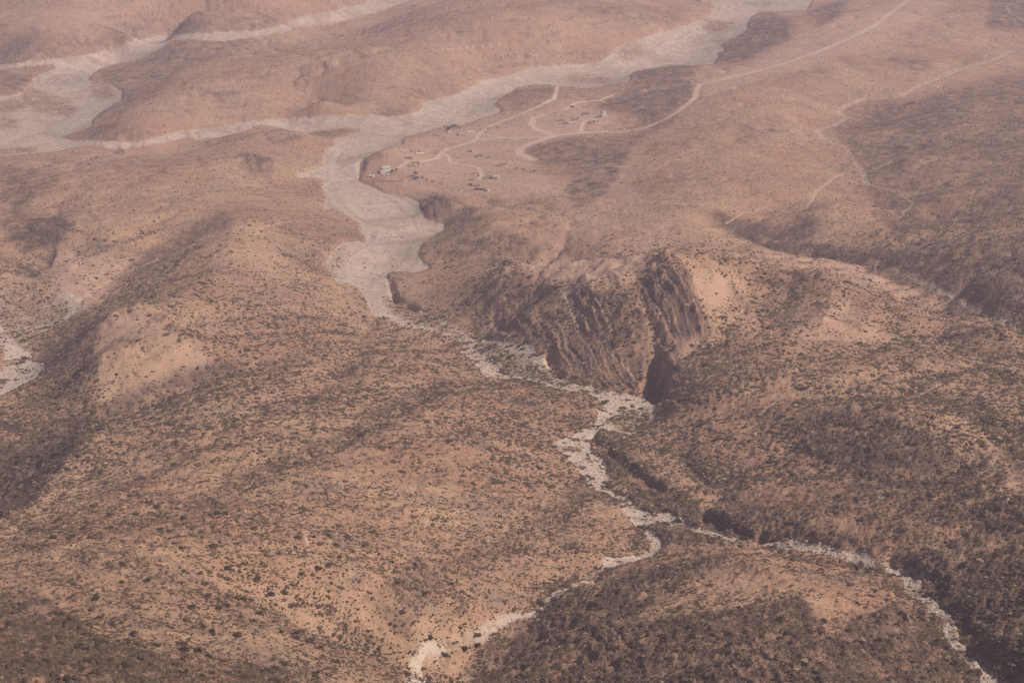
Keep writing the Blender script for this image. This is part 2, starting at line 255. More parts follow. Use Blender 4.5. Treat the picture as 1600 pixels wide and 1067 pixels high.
DARK = [(1.,[(860,1095),(960,1010),(1080,1000),(1180,1010),(1260,990),(1330,1030),(1420,1000),(1500,1010),(1560,1095)]),(1.,[(1440,885),(1520,860),(1800,850),(1800,1095),(1560,1095),(1500,990)]),(.6,[(740,450),(790,428),(835,445),(820,480),(760,500),(720,490)]),(.5,[(840,450),(900,460),(990,450),(1000,520),(940,560),(870,530)]),(.6,[(1160,425),(1240,425),(1290,440),(1280,470),(1200,450)]),(.5,[(1560,120),(1800,100),(1800,300),(1540,260)]),(.5,[(0,260),(60,262),(50,300),(0,320)]),  # (weight, outline): stony or scrubby darker ground, also shaded slopes and dim corners painted dark
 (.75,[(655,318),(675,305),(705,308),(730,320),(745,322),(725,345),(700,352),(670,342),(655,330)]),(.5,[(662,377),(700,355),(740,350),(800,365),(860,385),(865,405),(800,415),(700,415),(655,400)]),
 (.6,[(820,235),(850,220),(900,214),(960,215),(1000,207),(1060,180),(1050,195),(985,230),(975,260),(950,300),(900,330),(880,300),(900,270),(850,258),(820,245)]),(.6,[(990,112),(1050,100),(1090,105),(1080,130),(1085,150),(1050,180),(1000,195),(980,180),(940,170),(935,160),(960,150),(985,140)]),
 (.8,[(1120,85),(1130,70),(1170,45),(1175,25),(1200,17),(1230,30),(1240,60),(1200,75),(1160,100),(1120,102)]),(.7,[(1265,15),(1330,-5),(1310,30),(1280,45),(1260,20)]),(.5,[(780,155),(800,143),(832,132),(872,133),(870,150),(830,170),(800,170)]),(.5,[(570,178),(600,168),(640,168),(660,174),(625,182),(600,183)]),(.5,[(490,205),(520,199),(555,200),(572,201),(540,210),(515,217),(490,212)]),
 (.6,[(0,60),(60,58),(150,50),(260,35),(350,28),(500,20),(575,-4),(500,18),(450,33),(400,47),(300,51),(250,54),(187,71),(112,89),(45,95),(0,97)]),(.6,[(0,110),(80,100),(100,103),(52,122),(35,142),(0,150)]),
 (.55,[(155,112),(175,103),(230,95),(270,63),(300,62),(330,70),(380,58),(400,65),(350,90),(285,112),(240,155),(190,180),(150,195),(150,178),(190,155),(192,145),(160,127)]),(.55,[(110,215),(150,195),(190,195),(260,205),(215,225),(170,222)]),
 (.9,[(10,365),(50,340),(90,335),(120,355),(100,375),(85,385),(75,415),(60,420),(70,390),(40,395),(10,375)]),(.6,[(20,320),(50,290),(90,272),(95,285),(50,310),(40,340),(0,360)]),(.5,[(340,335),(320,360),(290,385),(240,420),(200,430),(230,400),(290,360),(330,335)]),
 (.4,[(155,500),(150,560),(155,620),(160,650),(60,640),(40,620),(80,580),(100,530),(130,490)]),(.85,[(0,820),(60,785),(90,740),(125,700),(180,660),(250,630),(330,590),(360,580),(330,585),(240,615),(160,650),(80,665),(0,710)]),  # slopes turned away from the sun, their shade painted into the colour
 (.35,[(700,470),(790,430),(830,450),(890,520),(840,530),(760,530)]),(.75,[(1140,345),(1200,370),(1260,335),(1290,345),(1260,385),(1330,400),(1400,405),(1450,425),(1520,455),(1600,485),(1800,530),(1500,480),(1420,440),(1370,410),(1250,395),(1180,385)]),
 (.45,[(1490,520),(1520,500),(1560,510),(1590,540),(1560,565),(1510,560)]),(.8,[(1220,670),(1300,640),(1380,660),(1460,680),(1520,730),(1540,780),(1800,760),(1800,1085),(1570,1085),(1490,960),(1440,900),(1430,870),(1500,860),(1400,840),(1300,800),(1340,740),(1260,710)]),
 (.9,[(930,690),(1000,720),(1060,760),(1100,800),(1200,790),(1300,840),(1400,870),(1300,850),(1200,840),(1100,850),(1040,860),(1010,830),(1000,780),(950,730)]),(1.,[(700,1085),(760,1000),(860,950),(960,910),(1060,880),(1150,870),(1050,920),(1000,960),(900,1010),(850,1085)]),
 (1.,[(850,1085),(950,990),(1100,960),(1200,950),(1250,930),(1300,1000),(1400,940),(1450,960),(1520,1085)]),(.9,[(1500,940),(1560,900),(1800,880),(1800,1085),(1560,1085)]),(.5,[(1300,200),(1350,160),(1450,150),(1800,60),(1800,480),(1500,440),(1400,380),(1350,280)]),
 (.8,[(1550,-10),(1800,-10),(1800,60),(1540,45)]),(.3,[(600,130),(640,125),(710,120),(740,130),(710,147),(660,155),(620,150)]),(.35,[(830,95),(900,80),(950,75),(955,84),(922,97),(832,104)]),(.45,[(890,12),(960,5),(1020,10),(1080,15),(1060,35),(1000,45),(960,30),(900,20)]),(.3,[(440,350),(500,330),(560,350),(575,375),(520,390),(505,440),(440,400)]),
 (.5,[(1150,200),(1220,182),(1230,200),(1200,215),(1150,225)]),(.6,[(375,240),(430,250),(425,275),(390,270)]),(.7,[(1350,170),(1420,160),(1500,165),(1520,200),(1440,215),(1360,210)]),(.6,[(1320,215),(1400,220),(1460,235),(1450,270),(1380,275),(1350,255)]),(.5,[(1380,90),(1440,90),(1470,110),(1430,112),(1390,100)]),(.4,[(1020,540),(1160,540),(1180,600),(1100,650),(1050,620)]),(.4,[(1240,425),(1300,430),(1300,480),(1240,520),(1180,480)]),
 (.6,[(655,335),(740,325),(760,345),(720,350),(700,360)]),(.5,[(800,380),(865,385),(862,415),(850,418),(855,400)]),(.8,[(-200,930),(60,930),(160,1000),(300,1040),(500,1050),(520,1100),(-200,1100)]),(.3,[(-200,830),(200,860),(450,960),(640,1000),(640,1100),(-200,1100)])]  # last two outlines paint vignette-like darkening into the near left corner
BARE = [(.9,[(800,413),(900,403),(1010,404),(1038,412),(985,440),(900,445),(835,437)]),(.7,[(1180,393),(1330,410),(1420,432),(1510,495),(1440,480),(1320,428),(1180,410)]),(.7,[(60,460),(130,455),(180,450),(150,490),(100,500),(60,490)]),(.5,[(860,300),(960,240),(1000,300),(1060,380),(1000,395),(900,380),(870,340)]),(.9,[(150,560),(160,500),(200,480),(240,500),(300,540),(350,575),(300,600),(220,640),(160,630)]),(.95,[(1055,420),(1150,430),(1165,455),(1110,490),(1090,470)]),(.5,[(320,360),(400,350),(440,400),(420,430),(330,400)]),(.5,[(1200,480),(1330,470),(1400,540),(1250,535)]),
 (.7,[(1100,130),(1200,90),(1300,30),(1430,-5),(1500,-5),(1400,60),(1250,110),(1100,150)]),(.65,[(565,270),(600,235),(660,215),(720,200),(800,185),(880,160),(960,175),(980,200),(900,213),(820,235),(840,260),(880,290),(820,310),(720,305),(640,290)]),(.8,[(800,415),(900,405),(1000,405),(1040,412),(980,440),(900,445),(840,435)]),(.7,[(70,415),(85,385),(150,400),(230,400),(180,440),(120,470),(80,440)]),
 (.4,[(200,20),(0,10),(0,60),(150,45)]),(.7,[(1040,545),(1070,530),(1120,530),(1110,545),(1060,560)]),(.5,[(1560,780),(1600,690),(1600,750)]),(.5,[(930,300),(1000,300),(1000,400),(930,390)]),(.35,[(1120,900),(1160,885),(1200,910),(1150,930),(1080,925)])]
GOLD = [(.9,[(330,380),(380,355),(430,370),(420,400),(350,400)]),(.7,[(150,560),(170,510),(240,520),(340,580),(260,630),(170,630)]),(.5,[(1055,420),(1150,430),(1165,455),(1110,490)]),(.4,[(200,440),(300,425),(330,460),(240,480)]),(.5,[(880,450),(1000,445),(940,520),(900,500)]),(.5,[(220,720),(500,560),(640,560),(600,640),(450,760)])]
ROCK = [(.65,[(735,505),(790,515),(840,535),(870,560),(905,590),(1000,612),(1008,560),(930,545),(860,505),(800,490)]),(.35,[(925,460),(1000,445),(1015,520),(950,530)]),(.5,[(850,1000),(1000,960),(1040,990),(940,1040)]),(.5,[(1330,960),(1420,960),(1430,1010),(1340,1010)]),(.5,[(1150,1000),(1280,1010),(1300,1085),(1100,1085)]),(1.,[(998,442),(1045,416),(1075,420),(1090,470),(1115,520),(1075,535),(1060,560),(1035,560),(1025,520),(1010,480)]),(.9,[(893,452),(918,447),(930,470),(950,505),(925,522),(908,515),(900,480)]),(.9,[(735,505),(755,495),(775,515),(800,530),(775,535)]),(.7,[(1030,570),(1060,565),(1075,600),(1060,640),(1035,640)]),(.8,[(1138,445),(1150,445),(1165,475),(1155,482)]),(.6,[(900,570),(1000,560),(1005,610),(950,612)]),
 (.8,[(380,240),(430,250),(425,272),(395,268)]),(.5,[(665,308),(700,307),(715,330),(690,350),(665,335)]),(.5,[(1400,860),(1480,855),(1500,930),(1450,925)])]
PIT = [(24,[(1010,572),(1028,552),(1044,575),(1044,602),(1036,628),(1020,628),(1002,605),(1012,590)]),(6,[(850,545),(866,548),(885,590),(872,588),(856,572)]),(4,[(1440,900),(1465,905),(1520,980),(1600,1040),(1600,1085),(1545,1050),(1500,1000),(1495,965),(1462,938)]),(9,[(1380,868),(1430,880),(1440,900),(1400,885)]),
 (8,[(925,680),(940,690),(1040,765),(1035,772),(990,745),(935,700)]),(10,[(1095,795),(1110,800),(1200,840),(1190,846),(1100,822)]),(7,[(606,435),(612,435),(622,465),(655,482),(650,486),(614,470)]),(6,[(560,255),(566,248),(572,250),(568,272),(562,276)]),(7,[(848,402),(858,390),(864,392),(858,412),(850,415)]),(8,[(60,418),(78,385),(88,385),(78,418),(62,425)])]

RIDGES = [(11,22,[(1042,416),(1062,465),(1085,505),(1112,528)]),(-8,24,[(1000,445),(1015,500),(1030,560)]),(9,18,[(915,446),(928,475),(950,512)]),(-7,18,[(893,456),(900,490),(912,520)]),(9,26,[(790,424),(775,460),(790,505),(800,530)]),(-7,22,[(1180,436),(1160,480),(1120,520),(1070,550)]),(-9,26,[(838,450),(845,490),(842,535)]),(7,22,[(965,446),(985,500),(990,560)]),(6,22,[(1290,440),(1300,480),(1280,520)]),(-5,22,[(1240,430),(1225,480),(1180,520)]),(4,45,[(205,486),(165,505),(153,545),(155,600),(150,640)]),(9,40,[(760,446),(790,424),(830,446),(880,456),(915,448),(970,447),(1000,441),(1042,416),(1080,420),(1180,432),(1290,440)]),(6,30,[(125,702),(90,745),(60,790),(0,824),(-60,850)]),(5,35,[(125,700),(180,664),(260,634),(362,586)]),
 (6,40,[(300,530),(250,500),(205,486)]),(6,50,[(330,440),(370,350),(345,330)]),(5,35,[(400,215),(430,203),(480,222),(505,240)]),(12,32,[(700,312),(685,309),(668,320)]),(9,45,[(690,365),(745,352),(830,375),(860,392)]),(6,50,[(780,145),(830,133),(870,140)]),(6,40,[(575,248),(600,236),(640,235)]),(7,60,[(270,66),(330,72),(400,62),(470,45)]),
 (5,40,[(830,240),(870,229),(960,228)]),(6,60,[(990,112),(1050,103),(1100,106)]),(7,60,[(1130,70),(1175,28),(1210,25)]),(5,60,[(1260,340),(1340,352),(1500,402)]),(5,40,[(1330,430),(1460,470),(1540,500),(1590,545)]),(6,40,[(1350,640),(1480,660),(1540,720),(1600,790)]),(5,35,[(1050,900),(1150,880),(1260,930),(1330,990)]),(5,30,[(1060,470),(1100,520),(1110,540)]),
 (6,60,[(700,60),(860,60),(950,30),(1050,20)]),(5,60,[(60,60),(200,40),(350,25)]),(5,50,[(1060,230),(1150,205),(1225,182)]),(5,40,[(870,430),(1000,404),(1180,402),(1290,412)]),(4,30,[(1440,560),(1330,590),(1200,600),(1120,575)]),
 (-7,30,[(0,712),(80,668),(160,655),(240,618),(330,588),(400,565)]),(-5,25,[(700,600),(590,650),(530,690),(440,722),(300,800)]),(-5,25,[(620,945),(700,890),(790,862),(880,800),(920,752)]),(-6,35,[(345,330),(290,375),(240,405),(170,440),(120,470)]),(-5,30,[(1240,700),(1150,640),(1060,660)]),(-5,30,[(600,490),(560,560),(520,585)]),
 (-6,30,[(1138,350),(1200,380),(1270,394),(1330,402),(1400,415),(1450,436),(1520,470),(1600,505)]),(-6,30,[(1060,700),(1150,790),(1250,835),(1330,850)]),(-5,25,[(720,340),(740,325),(790,318)]),(-5,20,[(862,412),(885,370),(890,340)])]
def ridge_add(Hin):
    out = np.zeros((NR, NS), np.float32)
    for hh, wd, ln in RIDGES:
        h = uvpoly(ln, Hin, closed=False, step=10); best = np.full((NR, NS), 1e9, np.float32)
        for a, b in zip(h[:-1], h[1:]):
            L = math.hypot(a[0]-b[0], a[1]-b[1])
            if L > 350: continue
            pad = 3.2 * wd; v0 = np.searchsorted(yv, min(a[1], b[1]) - pad); v1 = np.searchsorted(yv, max(a[1], b[1]) + pad)
            du = pad / min(a[1], b[1]) / (S1 - S0) * NS; u0 = int(max(0, min(a[3], b[3]) - du)); u1 = int(min(NS, max(a[3], b[3]) + du + 1))
            if v1 <= v0 or u1 <= u0: continue
            xs, yy = X[v0:v1, u0:u1], Y[v0:v1, u0:u1]
            t = np.clip(((xs-a[0])*(b[0]-a[0]) + (yy-a[1])*(b[1]-a[1])) / (L*L + 1e-6), 0, 1)
            best[v0:v1, u0:u1] = np.minimum(best[v0:v1, u0:u1], np.hypot(xs - a[0] - t*(b[0]-a[0]), yy - a[1] - t*(b[1]-a[1])))
        out += hh * np.exp(-best / wd) * (best < 3.2 * wd)
    return out
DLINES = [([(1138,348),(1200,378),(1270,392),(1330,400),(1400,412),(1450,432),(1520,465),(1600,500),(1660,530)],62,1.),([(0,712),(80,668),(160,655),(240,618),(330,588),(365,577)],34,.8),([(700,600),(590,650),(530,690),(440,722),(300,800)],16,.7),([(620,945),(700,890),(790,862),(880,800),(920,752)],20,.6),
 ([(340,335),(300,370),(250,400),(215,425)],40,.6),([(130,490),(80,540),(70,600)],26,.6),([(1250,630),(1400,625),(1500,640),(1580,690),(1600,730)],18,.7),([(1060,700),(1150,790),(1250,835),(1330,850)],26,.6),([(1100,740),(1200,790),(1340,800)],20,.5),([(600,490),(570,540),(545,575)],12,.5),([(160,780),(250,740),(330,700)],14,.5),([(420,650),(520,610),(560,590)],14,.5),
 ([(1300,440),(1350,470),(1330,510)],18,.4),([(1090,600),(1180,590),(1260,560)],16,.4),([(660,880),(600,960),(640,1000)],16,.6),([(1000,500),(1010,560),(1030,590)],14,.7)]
nrag = fbm(X, Y, 22, 4, 5)                 # ragged outlines
nbig = fbm(X, Y, 140, 4, 9)
def zones(lst, H, s, rag=0.5):
    acc = np.zeros((NR, NS), np.float32)
    for wgt, p in lst: acc = np.maximum(acc, wgt * raster(p, H))
    b = blur(acc, s); return np.clip(b * (1 + rag * (nrag * 1.4 + nbig)), 0, 1)
VILLAGE = [(565,270),(600,235),(660,215),(720,200),(800,185),(880,160),(960,175),(980,200),(900,213),(820,235),(840,260),(880,290),(820,310),(720,305),(640,290)]
# large forms first, so that outlines are laid on the real slopes
hill = 1 - np.exp(-np.abs(H0 - blur(H0, 14)) / 3.0)
river0 = raster(BIGWADI, H0).astype(np.float32)
rw0 = (raster(RIGHTW, H0) | raster(LEFTB, H0) | raster(LEFTB2, H0)).astype(np.float32)
lines0 = np.zeros((NR, NS), np.float32)
for l, wd in THIN + ROADS: lines0 = np.maximum(lines0, line_mask(l, wd + 8, H0))
rv0 = np.maximum(river0, rw0); tn = sstep(2500, 3000, Y)
fb = (blur2(rv0, 25, 42) * 2.6 + blur2(rv0, 7, 12) * 1.0) * (1 - tn) + tn * (blur2(rv0, 11, 34) * 2.6 + 0.5 * blur2(rv0, 4, 8))
fb = np.maximum(fb, 2.6 * blur2(lines0, 4, 9) * (Y > 2500))
flat0 = np.clip(np.maximum(fb, 0.75 * blur2(raster(VILLAGE, H0).astype(np.float32), 8, 20)), 0, 0.96)
mid = fbm(X + 30 * fbm(X, Y, 90, 2, 2), Y, 170, 5, 3, 0.5, True)
gul = -fbm(X * 1.0 + 14 * nrag, Y * 0.8, 70, 4, 13, 0.55, True)
H1 = H0 + (mid * 10.0 - 1.0 + gul * 6.0) * (0.55 + 0.45 * sstep(3200, 2300, Y)) * np.clip(1 - flat0, 0, 1) ** 1.5 * (0.35 + 0.65 * hill) * sstep(6500, 4500, Y) \
     + 14 * fbm(X, Y, 600, 4, 21) * sstep(5200, 7500, Y)
H1 = H1 + ridge_add(H1) * (1 - 0.9 * flat0.clip(0, 1)) * (1 + 0.5 * nrag)
# running water: route the rain over a regular grid and cut the gullies it gathers in
import heapq
DX = 4.5; gx = np.arange(-2320, 2321, DX); gy = np.arange(860, 6300, DX)
GX, GY = np.meshgrid(gx, gy)
def samp(M, x, y):
    u = np.clip((x / y - S0) / (S1 - S0) * (NS - 1), 0, NS - 1.001); v = np.clip(np.interp(y, yv, np.arange(NR)), 0, NR - 1.001)
    i = v.astype(int); j = u.astype(int); a = v - i; b = u - j
    return M[i, j]*(1-a)*(1-b) + M[i+1, j]*a*(1-b) + M[i, j+1]*(1-a)*b + M[i+1, j+1]*a*b
G = samp(H1, GX, GY) + 1.6 * fbm(GX, GY, 40, 3, 91); gh, gw = G.shape
def flow(G):
    z = G.ravel().tolist(); seen = bytearray(gh * gw); rec = [-1] * (gh * gw); order = []; hp = []
    for i in list(range(gw)) + list(range((gh-1)*gw, gh*gw)) + [k*gw for k in range(1, gh-1)] + [k*gw + gw-1 for k in range(1, gh-1)]:
        seen[i] = 1; heapq.heappush(hp, (z[i], i))
    nbh = (-1, 1, -gw, gw, -gw-1, -gw+1, gw-1, gw+1); pop, push = heapq.heappop, heapq.heappush
    while hp:
        h_, i = pop(hp); order.append(i); c_ = i % gw; r_ = i // gw
        if 0 < c_ < gw-1 and 0 < r_ < gh-1: ns__ = nbh
        else: ns__ = [d for d in nbh if 0 <= i+d < gh*gw and abs((i+d) % gw - c_) <= 1]
        for d in ns__:
            k = i + d
            if not seen[k]:
                seen[k] = 1; rec[k] = i; push(hp, (z[k] if z[k] > h_ else h_ + 1e-5, k))
    acc = [1.0] * (gh * gw)
    for i in reversed(order):
        if rec[i] >= 0: acc[rec[i]] += acc[i]
    return np.array(acc).reshape(gh, gw)
acc = flow(G); la = np.log10(acc)
cut = np.clip(la - 1.2, 0, 2.2)
chan = np.clip(blur(np.clip(la - 1.9, 0, 1.3), 0.8), 0, 1)
vall = 1.8 * blur(np.clip(la - .8, 0, 1.2), .7) + 2.0 * blur(cut, 1.2) + 4.0 * blur(cut, 3.2) + 5.0 * blur(cut, 8.0)
def insamp(M):
    u = np.clip((X - gx[0]) / DX, 0, gw - 1.001); v = np.clip((Y - gy[0]) / DX, 0, gh - 1.001); i = v.astype(int); j = u.astype(int); a = v - i; b = u - j
    r_ = M[i, j]*(1-a)*(1-b) + M[i+1, j]*a*(1-b) + M[i, j+1]*(1-a)*b + M[i+1, j+1]*a*b
    return r_ * ((np.abs(X) < 2310) & (Y > 865) & (Y < 6280))
chbig = insamp(np.clip(blur(np.clip(la - 2.35, 0, 1.0) * 2.2, 1.0), 0, 1)).astype(np.float32)
chanm = insamp(chan).astype(np.float32); cutm = insamp(vall).astype(np.float32)
H1 = H1 - cutm * np.clip(1 - flat0, 0, 1) * 2.0 * (0.35 + 0.65 * hill)
river = raster(BIGWADI, H1).astype(np.float32)
rw = raster(RIGHTW, H1) | raster(LEFTB, H1) | raster(LEFTB2, H1)
river = np.maximum(river, rw)
rsoft = blur(river, 1.3); rr = sstep(0.36 - 0.14 * (Y < 2300), 0.64 - 0.2 * (Y < 2300), rsoft + 0.3 * nrag * (Y < 2600) + (0.26 - 0.16 * (Y > 3200)) * nrag)
gorge = sstep(2500, 2200, Y) * blur(river, 3)
for l, wd in (([(643,1090),(645,1050),(656,1020),(700,1004),(745,995),(775,972),(800,963),(852,956),(862,932),(905,912),(935,895),(947,880),(990,872),(1026,860),(1024,843),(1000,815)], 7), ([(1066,822),(1110,832),(1150,842),(1205,850),(1290,862),(1345,872),(1395,888),(1428,910),(1450,940),(1482,972),(1492,1000),(1530,1040),(1560,1090)], 8),
              ([(600,478),(640,500),(700,522),(745,548),(765,580),(830,590),(900,606)], 9), ([(770,532),(830,548),(870,585),(940,612)], 8)):
    rr = np.maximum(rr, line_mask(l, wd, H1, 0.5) * np.clip(0.85 + 1.7 * nrag, 0, 1))
gorge = np.maximum(gorge, sstep(2500, 2200, Y) * np.clip(blur(rr, 2) * 1.5, 0, 1))
thin = np.zeros((NR, NS), np.float32)
for l, wd in THIN: thin = np.maximum(thin, line_mask(l, wd * 1.15, H1, 0.7) * np.clip(0.85 + 1.3 * nrag, 0.25, 1))
road = np.zeros((NR, NS), np.float32)
for l, wd in ROADS: road = np.maximum(road, line_mask(l, wd, H1, 0.35))
path = np.zeros((NR, NS), np.float32)
for l, wd in PATHS: path = np.maximum(path, line_mask(l, wd, H1))
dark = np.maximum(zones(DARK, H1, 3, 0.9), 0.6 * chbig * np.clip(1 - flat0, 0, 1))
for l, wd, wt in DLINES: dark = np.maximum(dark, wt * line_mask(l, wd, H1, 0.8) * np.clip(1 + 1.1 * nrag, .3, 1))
bare = zones(BARE, H1, 4, 0.5); gold = zones(GOLD, H1, 12, 0.4); rock = zones(ROCK, H1, 3, 0.5)
scrub = zones([(.85 if p[0][1] > 380 else 1, p) for p in SCRUB], H1, 2.5, 0.9)
bare = bare * (1 - rock)
island = fbm(X, Y * 1.6, 38, 4, 31)      # braided islands of the lower bed
isl = sstep(0.08, 0.26, island) * gorge
db = blur2(rr, 6, 14); wrp = fbm(X, Y, 110, 3, 33)
streak = sstep(0.05, 0.35, perlin(db * 26 + 3 * wrp, X / 260 + wrp, 35) + 0.45 * perlin(db * 60 + 5 * wrp, Y / 150, 36)) * rr * (0.4 + 0.6 * sstep(-.1, .25, fbm(X, Y, 200, 3, 37)))
bars = sstep(0.15, 0.4, fbm(X + 60 * wrp, Y * .6, 90, 4, 38)) * rr * sstep(2500, 2900, Y)
rv = np.clip(rr * (1 - 0.85 * np.clip(np.maximum(scrub, isl * 0.85), 0, 1)), 0, 1)
rv = np.maximum(rv, thin * 0.62)
pit = np.zeros((NR, NS), np.float32)
for dp, p in PIT: pit = np.maximum(pit, dp * raster(p, H1))
pit = blur(pit * np.clip(1 + 1.2 * nrag, 0.3, 1.6), 1.8) * np.clip(1 + 0.9 * fbm(X, Y, 40, 2, 97), .3, 1.5)
braid = fbm(X, Y, 60, 5, 41, 0.6, True)
fine = fbm(X, Y, 16, 3, 51, 0.55, True)
q = 0.97 * X + 0.245 * Y + 9 * fbm(X, Y, 60, 3, 61)
along = -0.245 * X + 0.97 * Y
lay = perlin(q / 9.0, along / 190.0, 62) + 0.55 * perlin(q / 3.6, along / 90.0, 63) + 0.3 * perlin(q / 1.9, along / 60.0, 64)
terr = np.tanh(3.0 * lay) * 0.5 + 0.5; q2 = fbm(X, Y, 9, 3, 66, 0.6, True)
lz = H0 + 0.05 * X + 7 * fbm(X, Y, 160, 3, 111)
ledge = np.exp(-(((lz / 13.0) % 1.0 - 0.5) / 0.10) ** 2) * sstep(0.0, 0.3, fbm(X, Y, 130, 3, 113) + 0.08) * hill * (1 - rr) * (1 - 0.6 * bare) * np.clip(1 + 1.5 * nrag, 0, 1.5)
land = (1 - blur(np.maximum(rr, 0.8 * road), 1.5))
nearf = 0.55 + 0.45 * sstep(2600, 1700, Y)
H = H1 - pit - 2.6 * sstep(0.0, 0.45, blur(rr, 1.6)) * (1 - 0.3 * scrub) * (0.4 + 0.6 * sstep(2300, 2900, Y)) - 1.0 * thin + rr * (braid * 1.2) \
    + land * (ledge * 1.6 + (fine * 1.9 * nearf) * (1 - 0.75 * bare) + rock * (terr * 4.5 + q2 * 2.0) + 0.7 * (perlin(X / 5.5, Y / 5.5, 71) + .8 * perlin(X / 2.6, Y / 2.6, 72)) * nearf * (0.5 + dark) * (1 - 0.7 * bare))
H = H + dark * land * nearf * 2.2 * fbm(X, Y, 12, 2, 77, 0.6, True)

# ------------------------------------------------------------------ materials
def new_mat(name):
    m = D.materials.new(name); m.use_nodes = True; n = m.node_tree
    b = n.nodes['Principled BSDF']; b.inputs['Roughness'].default_value = 0.95
    b.inputs['Specular IOR Level'].default_value = 0.12
    return m, n, b
def N(n, t, **kw):
    x = n.nodes.new(t)
    for k, v in kw.items(): setattr(x, k, v)
    return x
def mixc(n, fac, a, b, blend='MIX'):
    m = N(n, 'ShaderNodeMix', data_type='RGBA', blend_type=blend)
    for s, v in ((m.inputs['Factor'], fac), (m.inputs['A'], a), (m.inputs['B'], b)):
        if hasattr(v, 'is_linked'): n.links.new(v, s)
        else: s.default_value = v if not isinstance(v, tuple) else (*v, 1)
    return m.outputs['Result']
def mth(n, op, a, b=None, clamp=False):
    m = N(n, 'ShaderNodeMath', operation=op, use_clamp=clamp)
    for s, v in ((m.inputs[0], a), (m.inputs[1], b)):
        if v is None: continue
        if hasattr(v, 'is_linked'): n.links.new(v, s)
        else: s.default_value = v
    return m.outputs[0]
def noise(n, co, scale, detail=4, rough=0.6, dist=0.0):
    x = N(n, 'ShaderNodeTexNoise'); n.links.new(co, x.inputs['Vector'])
    x.inputs['Scale'].default_value = scale; x.inputs['Detail'].default_value = detail
    x.inputs['Roughness'].default_value = rough; x.inputs['Distortion'].default_value = dist
    return x.outputs['Fac']
def ramp(n, v, a, b):
    m = N(n, 'ShaderNodeMapRange', interpolation_type='SMOOTHSTEP'); n.links.new(v, m.inputs[0])
    m.inputs[1].default_value = a; m.inputs[2].default_value = b; return m.outputs[0]

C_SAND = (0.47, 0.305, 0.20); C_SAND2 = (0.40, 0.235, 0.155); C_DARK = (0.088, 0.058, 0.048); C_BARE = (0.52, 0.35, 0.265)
C_GOLD = (0.42, 0.275, 0.165); C_RIV = (0.53, 0.42, 0.345); C_ROCK = (0.26, 0.165, 0.125); C_ROAD = (0.60, 0.45, 0.37); C_PEB = (0.66, 0.55, 0.46)
gm, n, bs = new_mat('desert_ground')
geo = N(n, 'ShaderNodeNewGeometry'); co = geo.outputs['Position']
A1 = N(n, 'ShaderNodeAttribute', attribute_name='zone_a'); A2 = N(n, 'ShaderNodeAttribute', attribute_name='zone_b')
s1 = N(n, 'ShaderNodeSeparateColor'); n.links.new(A1.outputs['Color'], s1.inputs[0])
s2 = N(n, 'ShaderNodeSeparateColor'); n.links.new(A2.outputs['Color'], s2.inputs[0])
riv, drk, bar = s1.outputs; gld, rck, rod = s2.outputs
gor = A1.outputs['Alpha']; scr = A2.outputs['Alpha']
nl = noise(n, co, 0.006, 5, 0.6); nm = noise(n, co, 0.045, 5, 0.65); ns = noise(n, co, 0.22, 4, 0.7); nf = noise(n, co, 0.75, 3, 0.7)
c = mixc(n, ramp(n, nl, 0.38, 0.62), C_SAND, C_SAND2)
c = mixc(n, ramp(n, noise(n, co, 0.016, 5, 0.65, 0.6), 0.5, 0.75), c, (0.29, 0.21, 0.17))
c = mixc(n, mth(n, 'MULTIPLY', gld, 0.7), c, C_GOLD)
c = mixc(n, mth(n, 'MULTIPLY', bar, 0.9), c, mixc(n, gld, C_BARE, C_GOLD))
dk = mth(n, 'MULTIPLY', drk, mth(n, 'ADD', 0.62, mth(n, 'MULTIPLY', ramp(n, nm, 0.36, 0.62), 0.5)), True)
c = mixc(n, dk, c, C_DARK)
# gravel and low scrub mottling
mot = ramp(n, mth(n, 'ADD', mth(n, 'MULTIPLY', ns, 0.6), mth(n, 'MULTIPLY', nm, 0.4)), 0.47, 0.60)
notb = mth(n, 'SUBTRACT', 1.0, mth(n, 'MAXIMUM', mth(n, 'MULTIPLY', bar, 0.75), mth(n, 'MAXIMUM', riv, rod)), True)
c = mixc(n, mth(n, 'MULTIPLY', mth(n, 'MULTIPLY', mot, notb), 0.36), c, (0.15, 0.095, 0.068))
pal = ramp(n, nf, 0.56, 0.72)
c = mixc(n, mth(n, 'MULTIPLY', mth(n, 'MULTIPLY', pal, notb), 0.35), c, (0.52, 0.37, 0.27))
A3 = N(n, 'ShaderNodeAttribute', attribute_name='zone_c'); s3 = N(n, 'ShaderNodeSeparateColor'); n.links.new(A3.outputs['Color'], s3.inputs[0])
c = mixc(n, mth(n, 'MULTIPLY', mth(n, 'MULTIPLY', s3.outputs[0], notb), mth(n, 'MULTIPLY', ramp(n, ns, 0.35, 0.6), 0.55)), c, (0.50, 0.36, 0.27))
# bands of rock
rk = mixc(n, mth(n, 'MULTIPLY', mth(n, 'ADD', mth(n, 'MULTIPLY', ns, 0.6), 0.7), A3.outputs['Alpha'], True), (0.10, 0.068, 0.058), (0.37, 0.24, 0.175))
mp = N(n, 'ShaderNodeMapping', vector_type='POINT'); mp.inputs['Rotation'].default_value = (0, 0, math.radians(-14.2)); mp.inputs['Scale'].default_value = (0.22, 0.012, 0.05)
n.links.new(co, mp.inputs['Vector']); sb = noise(n, mp.outputs[0], 1.0, 5, 0.75, 0.25)
rk = mixc(n, mth(n, 'MULTIPLY', ramp(n, sb, 0.44, 0.54), 0.75), rk, (0.085, 0.058, 0.052))
c = mixc(n, mth(n, 'MULTIPLY', rck, 0.9), c, rk)
